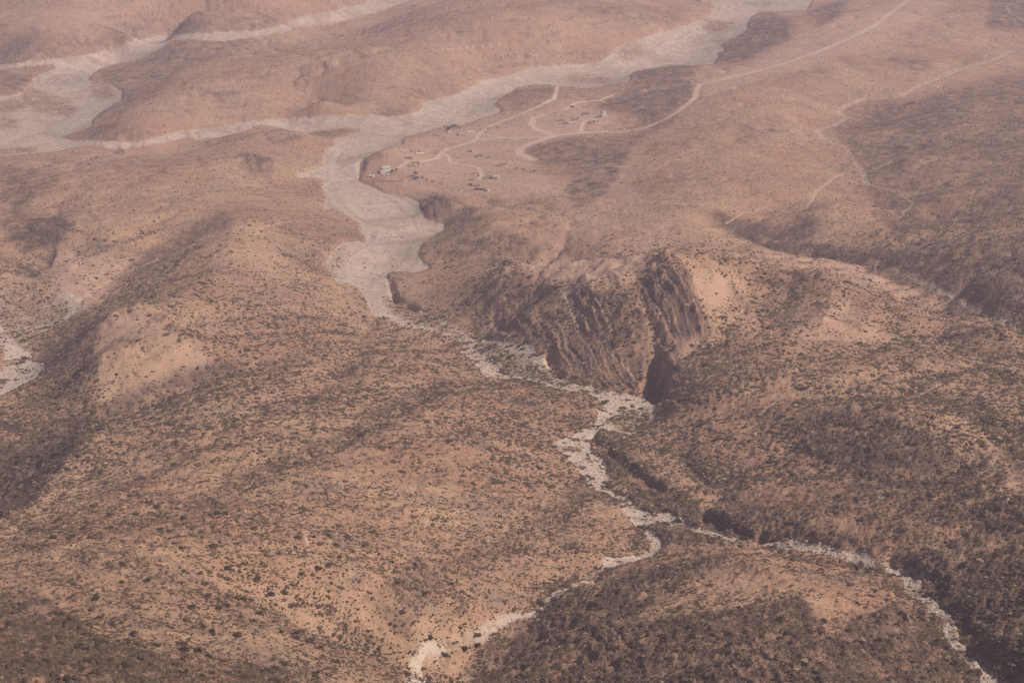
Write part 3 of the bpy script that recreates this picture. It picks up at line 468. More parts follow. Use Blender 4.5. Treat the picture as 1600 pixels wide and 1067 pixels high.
# river bed: silt, gravel, stones
wv = noise(n, co, 0.035, 6, 0.7, 1.2)
rc = mixc(n, ramp(n, wv, 0.42, 0.60), C_RIV, (0.42, 0.335, 0.285))
rc = mixc(n, mth(n, 'MULTIPLY', ramp(n, noise(n, co, 0.13, 5, 0.75, 0.8), 0.54, 0.66), 0.4), rc, (0.33, 0.25, 0.205))
rc = mixc(n, mth(n, 'MULTIPLY', s3.outputs[1], 0.75), rc, (0.30, 0.235, 0.195))
rc = mixc(n, mth(n, 'MULTIPLY', s3.outputs[2], mth(n, 'ADD', 0.25, mth(n, 'MULTIPLY', ramp(n, ns, 0.4, 0.6), 0.4))), rc, (0.27, 0.20, 0.15))
rub = mixc(n, ramp(n, nf, 0.42, 0.58), C_PEB, (0.44, 0.35, 0.29))
rc = mixc(n, mth(n, 'MULTIPLY', gor, 0.75), rc, rub)
c = mixc(n, riv, c, rc)
c = mixc(n, mth(n, 'MULTIPLY', scr, ramp(n, ns, 0.4, 0.6)), c, (0.22, 0.155, 0.11))
c = mixc(n, rod, c, mixc(n, ramp(n, nm, 0.3, 0.7), C_ROAD, (0.50, 0.365, 0.29)))
n.links.new(c, bs.inputs['Base Color'])
bp = N(n, 'ShaderNodeBump'); bp.inputs['Distance'].default_value = 1.6; bp.inputs['Strength'].default_value = 0.75
hsum = mth(n, 'ADD', mth(n, 'MULTIPLY', nf, 0.5), ns)
n.links.new(mth(n, 'MULTIPLY', hsum, mth(n, 'ADD', 0.25, notb)), bp.inputs['Height']); n.links.new(bp.outputs[0], bs.inputs['Normal'])

# ------------------------------------------------------------------ ground meshes (one sheet, split where the bed and the roads are)
Va = np.stack([X, Y, H], -1).reshape(-1, 3).astype(np.float32)
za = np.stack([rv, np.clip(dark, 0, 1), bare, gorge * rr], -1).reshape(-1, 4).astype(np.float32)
zc = np.stack([chanm, streak, bars, terr], -1).reshape(-1, 4).astype(np.float32)
rockc = np.clip(np.maximum(rock, 0.75 * ledge), 0, 1)
zb = np.stack([gold, rockc, np.clip(np.maximum(road, path * 0.55), 0, 1), np.clip(np.maximum(scrub * rr, isl * rr), 0, 1)], -1).reshape(-1, 4).astype(np.float32)
ii, jj = np.meshgrid(np.arange(NR - 1), np.arange(NS - 1), indexing='ij'); base = (ii * NS + jj).ravel()
F = np.stack([base, base + 1, base + NS + 1, base + NS], 1)
rmean = np.maximum(rr, thin).ravel()[F].mean(1); rdm = road.ravel()[F].mean(1)
cls = np.where(rdm > 0.45, 2, np.where(rmean > 0.5, 1, 0))
def fast_mesh(name, V, F4, mat, attrs=(), smooth=True):
    me = D.meshes.new(name); k = F4.shape[1]
    me.vertices.add(len(V)); me.vertices.foreach_set('co', np.ascontiguousarray(V, np.float32).ravel())
    me.loops.add(F4.size); me.loops.foreach_set('vertex_index', np.ascontiguousarray(F4, np.int32).ravel())
    me.polygons.add(len(F4)); me.polygons.foreach_set('loop_start', np.arange(0, F4.size, k, dtype=np.int32))
    me.polygons.foreach_set('use_smooth', np.full(len(F4), smooth))
    for an, av in attrs:
        at = me.attributes.new(an, 'FLOAT_COLOR', 'POINT'); at.data.foreach_set('color', np.ascontiguousarray(av, np.float32).ravel())
    me.materials.append(mat); me.update(); me.validate()
    o = D.objects.new(name, me); COL.objects.link(o); return o
def tag(o, label=None, cat=None, group=None, kind=None):
    for k, v in (('label', label), ('category', cat), ('group', group), ('kind', kind)):
        if v: o[k] = v
    return o
for k, nm_, lab in ((0, 'ground', 'reddish brown desert hills and stony plain'), (1, 'river_bed', 'pale dry wadi bed winding through the brown hills'), (2, 'dirt_road', 'pale dirt road and tracks crossing the plain by the houses')):
    Fk = F[cls == k]; uq, inv = np.unique(Fk, return_inverse=True)
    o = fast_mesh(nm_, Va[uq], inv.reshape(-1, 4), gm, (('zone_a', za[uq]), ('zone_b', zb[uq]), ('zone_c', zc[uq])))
    tag(o, lab, nm_.replace('_', ' '), kind='structure')

def gz(x, y):                      # ground height, vectorised
    x = np.asarray(x, float); y = np.asarray(y, float)
    u = np.clip((x / y - S0) / (S1 - S0) * (NS - 1), 0, NS - 1.001); v = np.clip(np.interp(y, yv, np.arange(NR)), 0, NR - 1.001)
    i = v.astype(int); j = u.astype(int); a = v - i; b = u - j
    return (H[i, j]*(1-a)*(1-b) + H[i+1, j]*a*(1-b) + H[i, j+1]*(1-a)*b + H[i+1, j+1]*a*b)
def gsample(M, i, j): return M[i, j]

# ------------------------------------------------------------------ scrub and stones
def attr_mat(name, rough=0.95):
    m, n, b = new_mat(name); a = N(n, 'ShaderNodeAttribute', attribute_name='tint')
    g = N(n, 'ShaderNodeNewGeometry'); nn = noise(n, g.outputs['Position'], 1.3, 3, 0.7)
    n.links.new(mixc(n, 0.7, a.outputs['Color'], mixc(n, nn, (0.45,)*3, (1.5,)*3), 'MULTIPLY'), b.inputs['Base Color']); return m
bushm = attr_mat('dry_shrub_leaves'); stonem = attr_mat('weathered_stone')
def lump(sub, squash, rough, seed, cut=True):
    bm = bmesh.new(); bmesh.ops.create_icosphere(bm, subdivisions=sub, radius=0.5); r = random.Random(seed)
    for v in bm.verts:
        f = 1 + r.uniform(-rough, rough); v.co = Vector((v.co.x * f * r.uniform(.9, 1.1), v.co.y * f, v.co.z * f * squash))
    if cut:
        for v in bm.verts: v.co.z = max(v.co.z, -0.12)
        bm.faces.ensure_lookup_table()
        dead = [f for f in bm.faces if all(v.co.z <= -0.119 for v in f.verts)]
        bmesh.ops.delete(bm, geom=dead, context='FACES')
    V = np.array([v.co[:] for v in bm.verts]); bm.verts.index_update(); Fc = np.array([[v.index for v in f.verts] for f in bm.faces]); bm.free()
    return V, Fc
def clump(seed, k, sub=1, rough=0.3, squash=.75):
    r = random.Random(seed); Vs, Fs, o = [], [], 0
    for i in range(k):
        V, Fc = lump(sub, squash, rough, seed * 31 + i)
        s = 1.0 if k == 1 else r.uniform(.45, .75); a = r.uniform(0, 6.28); d = 0 if k == 1 else r.uniform(.12, .32)
        V = V * s + np.array([math.cos(a) * d, math.sin(a) * d * .9, 0]); Vs.append(V); Fs.append(Fc + o); o += len(V)
    return np.vstack(Vs), np.vstack(Fs)
SH_N = [clump(s, 3) for s in range(1, 7)]
SH_M = [clump(s, 1) for s in range(11, 16)]
SH_F = [clump(s, 1, 1, .25) for s in range(21, 23)]
def octa(seed):
    r = random.Random(seed); V = np.array([[.5,0,0],[-.5,0,0],[0,.5,0],[0,-.5,0],[0,0,.42]]) * np.array([[r.uniform(.75,1.2)] for _ in range(5)]); V[:4, 2] -= .1
    return V, np.array([[0,2,4],[2,1,4],[1,3,4],[3,0,4]])
SH_O = [octa(s) for s in range(6)]
STONE = [lump(1, .6, .25, s, True) for s in range(41, 46)]
cellA = np.gradient(yv)[:, None] * (yv[:, None] * (S1 - S0) / (NS - 1)) * np.ones((1, NS))
vis = (np.abs(sv)[None, :] < 0.37) & (Y < 6300)
def scatter(density, seed):
    r = np.random.default_rng(seed); lam = (density * cellA * vis); cnt = r.poisson(np.clip(lam, 0, 50))
    i, j = np.nonzero(cnt); c_ = cnt[i, j]; i = np.repeat(i, c_); j = np.repeat(j, c_)
    fi = np.clip(i + r.uniform(-.5, .5, len(i)), 0, NR - 1.001); fj = np.clip(j + r.uniform(-.5, .5, len(i)), 0, NS - 1.001)
    y = np.interp(fi, np.arange(NR), yv); x = np.interp(fj, np.arange(NS), sv) * y
    return x, y, gz(x, y), i, j
def merge(name, items, mat, label, cat):
    """items: list of (template list, xyz, size vector, angle, colour)"""
    Vs, Fs, Cs, off = [], [], [], 0
    r = np.random.default_rng(5)
    for T, P, S, A, Cc in items:
        k = r.integers(0, len(T), len(P))
        for t, (tv, tf) in enumerate(T):
            m = k == t; p, s, a, cc = P[m], S[m], A[m], Cc[m]
            if not len(p): continue
            ca, sa = np.cos(a)[:, None], np.sin(a)[:, None]
            vx = tv[None, :, 0] * s[:, :1]; vy = tv[None, :, 1] * s[:, 1:2]; vz = tv[None, :, 2] * s[:, 2:3] + 0 * vx
            V = np.stack([vx * ca - vy * sa, vx * sa + vy * ca, vz], -1) + p[:, None]
            Fi = tf[None] + (np.arange(len(p)) * len(tv))[:, None, None] + off
            Vs.append(V.reshape(-1, 3)); Fs.append(Fi.reshape(-1, 3)); Cs.append(np.repeat(cc, len(tv), 0)); off += len(p) * len(tv)
    V = np.vstack(Vs); Fq = np.vstack(Fs); Cq = np.vstack(Cs); Cq = np.concatenate([Cq, np.ones((len(Cq), 1))], 1)
    return tag(fast_mesh(name, V, Fq, mat, (('tint', Cq),), False), label, cat, kind='stuff')
clus = fbm(X, Y, 45, 4, 81); clus2 = fbm(X, Y, 300, 3, 83)
dn = 0.120 * (1 - 0.5 * sstep(1800, 2700, Y)) * (1 + 0.6 * sstep(1700, 1200, Y)) * (0.5 + 0.5 * sstep(3600, 2200, Y)) * np.clip(0.85 + 1.5 * clus + 0.8 * clus2, 0.08, 2.4) * (1 + 0.6 * dark) * (1 - 0.93 * bare) * (1 - 0.75 * rock) * (1 + 1.0 * chanm + 3.5 * chbig)
dn = dn * (1 - 0.93 * rr) + rr * (0.08 * scrub + 0.08 * isl + 0.0015 + 0.012 * gorge * sstep(0, .3, clus))
dn = dn * (1 - road) * (0.5 + 0.5 * sstep(5000, 2500, Y)) + 0.05 * np.clip(blur2(rr, 9, 20) * 2, 0, 1) * (Y < 2400) * (1 - rr) * sstep(-.15, .2, island)
bx, by, bz, bi, bj = scatter(dn, 101)
r = np.random.default_rng(3); nb = len(bx)
sz = np.clip(r.lognormal(0.63, 0.50, nb), 1.1, 7.5) * (1 + 0.35 * (gorge[bi, bj] > .3)) * (1.0 - 0.22 * sstep(1900, 3200, by)) * (1 - 0.14 * sstep(1700, 1200, by))
col0 = np.array([0.085, 0.062, 0.036]); col1 = np.array([0.13, 0.080, 0.055]); col2 = np.array([0.085, 0.070, 0.042]); col3 = np.array([0.30, 0.22, 0.14])
kk = r.random((nb, 1)); colr = np.where(kk < .5, col0, np.where(kk < .78, col1, np.where(kk < .93, col2, col3))) * r.uniform(.7, 1.25, (nb, 1))
P = np.stack([bx, by, bz - .05 * sz], 1); S = np.stack([sz * r.uniform(.9, 1.5, nb), sz * r.uniform(.8, 1.2, nb), sz * r.uniform(.6, 1.0, nb)], 1); A = r.uniform(0, 6.28, nb)
# individuals: the 300 shrubs that show largest
inframe = (np.abs(bx / by) < 0.265)
thb = np.arctan((CAM_H - bz) / by); pyb = 533.5 + FPX * np.tan(thb - PITCH); inframe &= (pyb < 1062)
score = np.where(inframe, sz / np.hypot(by, CAM_H - bz), 0); top = np.argsort(-score)[:300]
# ------------------------------------------------------------------ individual shrubs: leafy twigs in a dome, copied
def leafy(seed, nleaf=150, tint=(1, 1, 1)):
    rr_ = random.Random(seed); bm = bmesh.new(); cl = []
    for k in range(5): a = rr_.uniform(0, 6.28); d = rr_.uniform(.08, .3); cl.append(Vector((math.cos(a) * d, math.sin(a) * d, rr_.uniform(.12, .3))))
    for k in range(nleaf):
        c0 = rr_.choice(cl); v = Vector((rr_.gauss(0, 1), rr_.gauss(0, 1), rr_.gauss(0, .8))).normalized() * rr_.uniform(.1, .22); p = c0 + v
        if p.z < 0.0: p.z = abs(p.z) * .3
        nrm = (v + Vector((rr_.uniform(-.1, .1), rr_.uniform(-.1, .1), .08))).normalized(); t = nrm.orthogonal().normalized(); b_ = nrm.cross(t); s = rr_.uniform(.05, .10)
        q4 = [p + t * s, p + b_ * s * .7, p - t * s, p - b_ * s * .7]
        bm.faces.new([bm.verts.new(x_) for x_ in q4])
    for k in range(6):          # woody stems
        a = rr_.uniform(0, 6.28); e = Vector((math.cos(a) * .3, math.sin(a) * .3, rr_.uniform(.2, .4))); w_ = Vector((-math.sin(a), math.cos(a), 0)) * .018
        vs = [bm.verts.new(x_) for x_ in (w_ + Vector((0, 0, -.1)), -w_ + Vector((0, 0, -.1)), -w_ * .5 + e, w_ * .5 + e)]; bm.faces.new(vs)
    me = D.meshes.new('desert_shrub'); bm.to_mesh(me); bm.free(); return me
def flat_tint(me, col):
    at = me.attributes.new('tint', 'FLOAT_COLOR', 'POINT'); at.data.foreach_set('color', np.tile(np.array([*col, 1], np.float32), len(me.vertices)))
PAL = [(.085, .065, .038), (.12, .08, .055), (.08, .072, .04), (.06, .047, .03), (.20, .145, .095)]
SHR = []
for s in range(10):
    me = leafy(s + 200); V, Fc = clump(s + 300, 3, 2, .16); k0 = len(me.vertices)
    bm = bmesh.new(); bm.from_mesh(me); vs = [bm.verts.new((*(v[:2] * .78), v[2] * .62 + .03)) for v in V]
    for f in Fc:
        bm.faces.new([vs[i] for i in f])
    bm.to_mesh(me); bm.free(); flat_tint(me, PAL[s % 5]); me.materials.append(bushm); SHR.append(me)
for c_, t in enumerate(top):
    v = r.choice([0, 0, 0, 1, 1, 2, 3, 3, 4]) + (5 if r.random() < .5 else 0); o = D.objects.new('desert_shrub', SHR[v]); COL.objects.link(o)
    o.location = P[t]; o.rotation_euler = (0, 0, A[t]); o.scale = S[t] * 1.05
    tag(o, 'small rounded dry desert shrub on the near stony slopes', 'shrub', 'desert shrubs on the near slopes')
rest = np.ones(nb, bool); rest[top] = False; dist = np.hypot(by, CAM_H - bz)
lod = np.where(dist < 1750, 0, np.where(dist < 2900, 1, 2))
its = [(T, P[m], S[m], A[m], colr[m]) for T, m in ((SH_N, rest & (lod == 0)), (SH_M, rest & (lod == 1)), (SH_O, rest & (lod == 2)))]
merge('scrub', its, bushm, 'countless small dry shrubs dotting the hills and plain', 'scrub')
print('shrubs', nb, [len(i[1]) for i in its])
# stones: pale rubble in the bed, brown rocks on the slopes
sdn = 0.13 * gorge * rr * (1 - .6 * scrub) * (1 - .5 * isl) + 0.10 * dark * sstep(2300, 1500, Y) * (1 - rr) + 0.006 * (1 - rr) * sstep(2200, 1400, Y) + 0.02 * rw
sx, sy, s_z, si, sj = scatter(sdn, 202); ns_ = len(sx)
inr = rr[si, sj] > .4; ssz = np.clip(r.lognormal(.25, .45, ns_), .5, 4)
scol = np.where(inr[:, None], np.array([.62, .52, .44]), np.array([.13, .09, .072])) * r.uniform(.55, 1.15, (ns_, 1))
SP = np.stack([sx, sy, s_z], 1); SS = np.stack([ssz * 1.2, ssz, ssz * .9], 1); SA = r.uniform(0, 6.28, ns_)
merge('rubble', [(STONE, SP, SS, SA, scol)], stonem, 'pale boulders and rubble strewn along the stream bed and slopes', 'rubble')
print('stones', ns_)

# ------------------------------------------------------------------ the village: houses, walled yards, trees
def spot(px, py):
    x, y, z, _, _ = hit(px, py, H); return x, y, z
def plain(name, colr_, var=0.25, rough=0.9, sc=1.5):
    m, n_, b_ = new_mat(name); g = N(n_, 'ShaderNodeNewGeometry'); nn = noise(n_, g.outputs['Position'], sc, 4, 0.6)
    lo = tuple(v * (1 - var) for v in colr_); hi = tuple(min(.9, v * (1 + var)) for v in colr_)
    n_.links.new(mixc(n_, nn, lo, hi), b_.inputs['Base Color']); b_.inputs['Roughness'].default_value = rough; return m
M_ = dict(white=plain('whitewash', (.78, .75, .70), .1), cream=plain('cream_plaster', (.62, .54, .44), .12), stone=plain('field_stone', (.46, .36, .29), .3, sc=.8), brown=plain('mud_brick', (.36, .25, .19), .25),
          green=plain('green_roof_paint', (.16, .20, .15), .2), blue=plain('blue_sheet_metal', (.14, .17, .24), .15, .5), grey=plain('grey_sheet_metal', (.33, .32, .34), .2, .5), shade=plain('dark_opening', (.05, .045, .045), .2),
          bark=plain('tree_bark', (.16, .12, .09), .2), leaf=plain('tree_leaves', (.055, .07, .035), .45, sc=.9), palm=plain('grey_green_leaves', (.09, .10, .06), .4, sc=.9), tyre=plain('black_rubber', (.03, .03, .03), .1), roof=plain('flat_mud_roof', (.50, .41, .33), .2))
def bxs(bm, x0, x1, y0, y1, z0, z1):
    m = Matrix.Translation(((x0+x1)/2, (y0+y1)/2, (z0+z1)/2)) @ Matrix.Diagonal((x1-x0, y1-y0, z1-z0, 1)); bmesh.ops.create_cube(bm, size=1, matrix=m)
def part(name, boxes, mat, parent):
    bm = bmesh.new()
    for b_ in boxes: bxs(bm, *b_)
    me = D.meshes.new(name); bm.to_mesh(me); bm.free(); me.materials.append(M_[mat]); o = D.objects.new(name, me); COL.objects.link(o); o.parent = parent; return o
def root(name, px, py, rot, label, cat, group=None):
    o = D.objects.new(name, None); COL.objects.link(o); x, y, z = spot(px, py); o.location = (x, y, z); o.rotation_euler = (0, 0, math.radians(rot)); o.scale = (1.25, 1.25, 1.25) if cat != 'yard wall' else (1, 1, 1.3); return tag(o, label, cat, group)
def house(px, py, w_, d_, h_, rot, wall, roofm, label, name='flat_roofed_house', group=None, upper=None, base_drop=2.0):
    o = root(name, px, py, rot, label, 'house', group); a, b_ = w_/2, d_/2
    part('wall', [(-a, a, -b_, -b_+.4, -base_drop, h_), (-a, a, b_-.4, b_, -base_drop, h_), (-a, -a+.4, -b_+.4, b_-.4, -base_drop, h_), (a-.4, a, -b_+.4, b_-.4, -base_drop, h_)], wall, o)
    part('roof', [(-a+.4, a-.4, -b_+.4, b_-.4, h_-.75, h_-.45)], roofm, o)
    part('door', [(-.55, .55, -b_-.06, -b_+.05, 0, 2.1)], 'shade', o)
    nw = max(1, int(w_ / 3.5) // 1)
    for k in range(nw):
        xx = -a + (k + .5) * w_ / nw
        if abs(xx) < 1.2: xx += 1.9
        if xx + .5 > a - .3: continue
        f = part('window', [(xx-.55, xx+.55, -b_-.05, -b_+.04, 1.1, 2.1)], 'shade', o)
    part('window', [(a-.04, a+.05, -.5, .5, 1.1, 2.1)], 'shade', o)
    if upper:
        ux0, ux1, uy0, uy1, uh = upper
        part('upper_floor', [(ux0, ux1, uy0, uy1, h_-.44, h_+uh)], wall, o); part('parapet', [(ux0-.15, ux1+.15, uy0-.15, uy1+.15, h_+uh, h_+uh+.5)], wall, o)
        n_ = max(1, int((ux1-ux0) / 2.6))
        for k in range(n_):
            xx = ux0 + (k+.5) * (ux1-ux0) / n_; part('window', [(xx-.5, xx+.5, uy0-.05, uy0+.05, h_+.9, h_+2.0)], 'shade', o)
    return o
def yard(px, py, w_, d_, rot, label, mat='stone', hgt=1.6, gap=.25, name='walled_yard', group=None, cross=False):
    o = root(name, px, py, rot, label, 'yard wall', group); a, b_ = w_/2, d_/2; t = .5; ms = []
    x0, y0, z0 = o.location; cr, sr = math.cos(math.radians(rot)), math.sin(math.radians(rot))
    def seg(xa, ya, xb, yb):
        n_ = max(1, int(max(abs(xb-xa), abs(yb-ya)) / 4)); bs_ = []
        for k in range(n_):
            xs, xe = xa + (xb-xa)*k/n_, xa + (xb-xa)*(k+1)/n_; ys_, ye = ya + (yb-ya)*k/n_, ya + (yb-ya)*(k+1)/n_
            mx, my = (xs+xe)/2, (ys_+ye)/2; zz = float(gz(x0 + mx*cr - my*sr, y0 + mx*sr + my*cr)) - z0; hh = hgt * random.uniform(.7, 1.15)
            if abs(xb-xa) > abs(yb-ya): bs_.append((min(xs,xe), max(xs,xe), ys_-t/2, ys_+t/2, zz-1.2, zz+hh))
            else: bs_.append((xs-t/2, xs+t/2, min(ys_,ye), max(ys_,ye), zz-1.2, zz+hh))
        return bs_
    part('wall', seg(-a+t, -b_, a - w_*gap, -b_), mat, o); part('wall', seg(-a+t, b_, a-t, b_), mat, o); part('wall', seg(-a, -b_, -a, b_), mat, o); part('wall', seg(a, -b_, a, b_), mat, o)
    if cross: part('partition', seg(0, -b_+t, 0, b_-t), mat, o)
    return o
def tree(px, py, hh, cr_, label, mat='leaf', name='acacia_tree', squash=.7, seed=1, group=None):
    o = root(name, px, py, seed * 40, label, 'tree', group); rr_ = random.Random(seed); bm = bmesh.new()
    bmesh.ops.create_cone(bm, segments=7, radius1=.32, radius2=.16, depth=hh*.55+1, matrix=Matrix.Translation((0, 0, hh*.275-.5)))
    for k in range(5):
        a = k * 1.26 + rr_.uniform(-.3, .3); e = Vector((math.cos(a)*cr_*.55, math.sin(a)*cr_*.55, hh*.75)); s_ = Vector((0, 0, hh*.38)); dd = e - s_
        bmesh.ops.create_cone(bm, segments=5, radius1=.14, radius2=.05, depth=dd.length, matrix=Matrix.Translation((e+s_)/2) @ dd.to_track_quat('Z', 'Y').to_matrix().to_4x4())
    me = D.meshes.new('trunk'); bm.to_mesh(me); bm.free(); me.materials.append(M_['bark']); t = D.objects.new('trunk', me); COL.objects.link(t); t.parent = o
    bm = bmesh.new(); cl = [Vector((rr_.uniform(-.6, .6)*cr_, rr_.uniform(-.6, .6)*cr_, hh*.7 + rr_.uniform(-.2, .25)*hh*squash)) for _ in range(9)]
    for k in range(520):
        c0 = rr_.choice(cl); v = Vector((rr_.gauss(0,1), rr_.gauss(0,1), rr_.gauss(0,.7))).normalized() * rr_.uniform(.2, .48) * cr_; v.z *= squash; p = c0 + v
        n1 = v.normalized(); t1 = n1.orthogonal().normalized(); b1 = n1.cross(t1); s = rr_.uniform(.22, .5)
        bm.faces.new([bm.verts.new(q_) for q_ in (p + t1*s, p + b1*s*.7, p - t1*s, p - b1*s*.7)])
    me = D.meshes.new('crown'); bm.to_mesh(me); bm.free(); me.materials.append(M_[mat]); t = D.objects.new('crown', me); COL.objects.link(t); t.parent = o
    return o
def car(px, py, rot, label, mat='white'):
    o = root('parked_car', px, py, rot, label, 'car')
    bm = bmesh.new(); bxs(bm, -2.3, 2.3, -.9, .9, .4, 1.05); bmesh.ops.bevel(bm, geom=bm.edges[:], offset=.12, segments=2, affect='EDGES'); me = D.meshes.new('body'); bm.to_mesh(me); bm.free(); me.materials.append(M_[mat]); q_ = D.objects.new('body', me); COL.objects.link(q_); q_.parent = o
    bm = bmesh.new(); bxs(bm, -1.3, 1.2, -.8, .8, 1.0, 1.75)
    for v in bm.verts:
        if v.co.z > 1.5: v.co.x *= .75; v.co.y *= .88
    me = D.meshes.new('cabin'); bm.to_mesh(me); bm.free(); me.materials.append(M_[mat]); q_ = D.objects.new('cabin', me); COL.objects.link(q_); q_.parent = o
    part('windscreen', [(.96, 1.18, -.62, .62, 1.12, 1.55)], 'shade', o)
    for sx_ in (-1.4, 1.4):
        for sy_ in (-.85, .85):
            bm = bmesh.new(); bmesh.ops.create_cone(bm, segments=14, radius1=.38, radius2=.38, depth=.24, cap_ends=True, matrix=Matrix.Translation((sx_, sy_, .38)) @ Matrix.Rotation(math.pi/2, 4, 'X'))
            me = D.meshes.new('wheel'); bm.to_mesh(me); bm.free(); me.materials.append(M_['tyre']); q_ = D.objects.new('wheel', me); COL.objects.link(q_); q_.parent = o
    return o
# hill foot above the wadi: the big white house and its neighbours
house(604, 270, 17, 11, 4.2, 8, 'white', 'roof', 'large white two storey house at the foot of the bare orange hill', 'villa', upper=(-5, 5, -1, 5, 3.4))
house(604.5, 274.5, 9, 4, 3.0, 8, 'cream', 'roof', 'low cream annex directly in front of the large white house')
house(580, 277, 6.5, 5, 3.0, -10, 'white', 'white', 'small white hut alone at the tip of the orange hill beside the wadi', 'hut')
tree(613.5, 271, 5.5, 3.2, 'dark green tree close to the right wall of the large white house', seed=1)
tree(594, 267, 3.8, 2.0, 'small brown-green tree left of the large white house', 'palm', seed=2)
tree(619, 268, 3.6, 2.2, 'greyish tree right of the dark tree beside the white house', 'palm', seed=3)
tree(649.5, 275, 6.5, 4.0, 'round dark tree standing alone over a small hut near the wadi', seed=4)
house(650.5, 279, 6.5, 4.5, 2.6, 0, 'blue', 'blue', 'small pale blue shed under the lone round dark tree', 'shed')
yard(655.5, 279, 13, 9, 15, 'low stone yard wall right of the lone round dark tree')
yard(625, 283, 10, 6, 10, 'brown brush yard close to the wadi below the white house', 'brown', 1.2)
yard(612, 284.5, 9, 5, 5, 'lowest brown brush yard at the wadi edge', 'brown', 1.2)
yard(597, 284, 18, 4, 3, 'long dark brush fence left of the other yards by the wadi', 'brown', 1.3)
yard(587, 272, 8, 5, 10, 'tiny stone pen between the white hut and the large white house')
# ruins and pens behind the orange hill
house(629, 238, 3.2, 3, 2.6, 20, 'white', 'white', 'tiny white hut at the lower end of a slanting wall', 'hut')
yard(634, 235, 13, 1.6, 52, 'slanting pale stone wall behind the orange hill', 'stone', 1.4, 0)
yard(649, 237, 16, 10, 15, 'three sided pale stone pen on the dark ground')
house(639, 248, 10, 6, 2.6, 10, 'brown', 'brown', 'dark brown hut with an open front above the track', 'hut')
yard(646, 247, 10, 8, 38, 'broken pale stone yard touching the dark brown hut', 'cream')
yard(656, 240, 20, 2, 45, 'long slanting pale wall above the dark brown hut', 'cream', 1.5, 0)
yard(650, 255, 12, 7, 20, 'brown brush pen just below the village track', 'brown', 1.3)
yard(643, 260, 11, 6, 20, 'lower brown brush pen below the village track', 'brown', 1.3)
yard(657, 258, 8, 4, 30, 'small stone pen at the right end of the brush pens')
# grove and houses on the wadi terrace
for k, (tx, ty, th_, tc) in enumerate([(701, 204, 6, 3.6), (705, 202, 6.5, 3.8), (709, 200.5, 6, 3.4), (699, 206.5, 5, 3.0), (713, 201, 5, 3.0), (694, 200.5, 4, 2.2), (718, 202, 4, 2.4)]):
    tree(tx, ty, th_, tc, ['dark green tree left in the small grove by the wadi', 'tallest dark tree in the middle of the grove by the wadi', 'dark tree in the right half of the grove by the wadi', 'lowest tree of the grove directly above the small white cube hut', 'tree at the right edge of the grove by the wadi', 'small tree standing apart left of the grove', 'small tree standing apart right of the grove'][k], 'leaf' if k in (0, 1, 2, 3) else 'palm', seed=10 + k, group='trees in the grove by the wadi')
house(702, 208.5, 3.6, 3.4, 3.0, 10, 'white', 'white', 'small bright white cube hut just below the grove', 'hut')
house(722, 211.5, 9, 6, 3.2, 12, 'cream', 'roof', 'cream house between the white cube hut and the long white house')
house(736.5, 208.8, 13.5, 6, 3.4, 6, 'white', 'roof', 'long white house left of the road fork')
house(743, 207.5, 5, 4.5, 2.8, 6, 'brown', 'brown', 'small brown shed touching the right of the long white house', 'shed')
house(697.5, 199, 6, 4.5, 3, 8, 'cream', 'roof', 'pale house half hidden behind the grove')
yard(717, 209, 8, 6, 15, 'small brown yard left of the cream house', 'brown', 1.5)
yard(771, 200.5, 20, 15, 12, 'square walled yard right of the road fork', 'stone', 1.5)
yard(681, 212, 12, 7, 4, 'faint low stone pen left of the grove', 'brown', 1.0)
# middle of the plain
house(736, 237.5, 5.5, 4, 2.8, -15, 'cream', 'roof', 'small cream hut in the middle of the plain, the upper of two', 'hut')
house(751, 243.8, 9, 4.5, 2.8, -10, 'cream', 'roof', 'low cream house in the middle of the plain, the lower of two')
house(745, 245.6, 4, 2.6, 2.4, -30, 'brown', 'shade', 'dark little shed at the left of the low cream house', 'shed')
yard(784, 259, 18, 13, -25, 'empty stone yard with slanted walls above the green roofed house', 'stone', 1.6)
house(765, 278.5, 12, 6.5, 3.4, -6, 'cream', 'green', 'long cream house with a dark green roof')
house(775, 278.8, 7.5, 6, 3.6, -6, 'white', 'roof', 'white house joined to the right of the green roofed house')
yard(736.5, 282, 8, 4, -15, 'small stone pen left of the green roofed house')
house(735, 289.8, 5, 3.5, 2.4, -15, 'blue', 'blue', 'small blue-grey shed at the left end of the lower yards', 'shed')
yard(744, 291, 16, 5, -22, 'long pale stone yard right of the blue-grey shed', 'stone', 1.6, .1, cross=True)
house(752, 297, 19, 5, 2.6, -22, 'brown', 'grey', 'long low barn with a grey metal roof at the lower edge of the village', 'barn')
house(761.5, 298.8, 3, 5.5, 2.8, -22, 'cream', 'roof', 'narrow cream shed at the right end of the long grey barn', 'shed')
yard(689, 286.5, 8, 5, 0, 'little square stone pen near the edge of the wadi')
# eastern hamlet
house(944, 182.5, 6.5, 6, 5.2, 10, 'white', 'white', 'tall bright white house at the right edge of the far hamlet', upper=(-2, 2.6, -1.5, 2.4, 2.6))
house(937, 183.5, 9, 4, 3, -8, 'cream', 'roof', 'low cream house left of the tall bright white house')
house(927.5, 189.5, 9, 6, 3.2, 10, 'white', 'roof', 'white house beside the lane in the centre of the far hamlet')
house(932.5, 190.5, 6, 4.5, 3, 10, 'cream', 'roof', 'cream house touching the right of the central white house')
yard(921, 193, 12, 6, 3, 'stone yard at the lower edge of the far hamlet', 'brown', 1.4)
house(915.7, 179, 10, 5, 3, 8, 'grey', 'blue', 'blue metal roofed barn at the upper left of the far hamlet', 'barn')
yard(934, 177.5, 14, 7, 4, 'pale stone yard at the top of the far hamlet', 'cream', 1.4, cross=True)
house(895, 193.8, 12, 5, 3, 3, 'white', 'roof', 'long white house left of the lane')
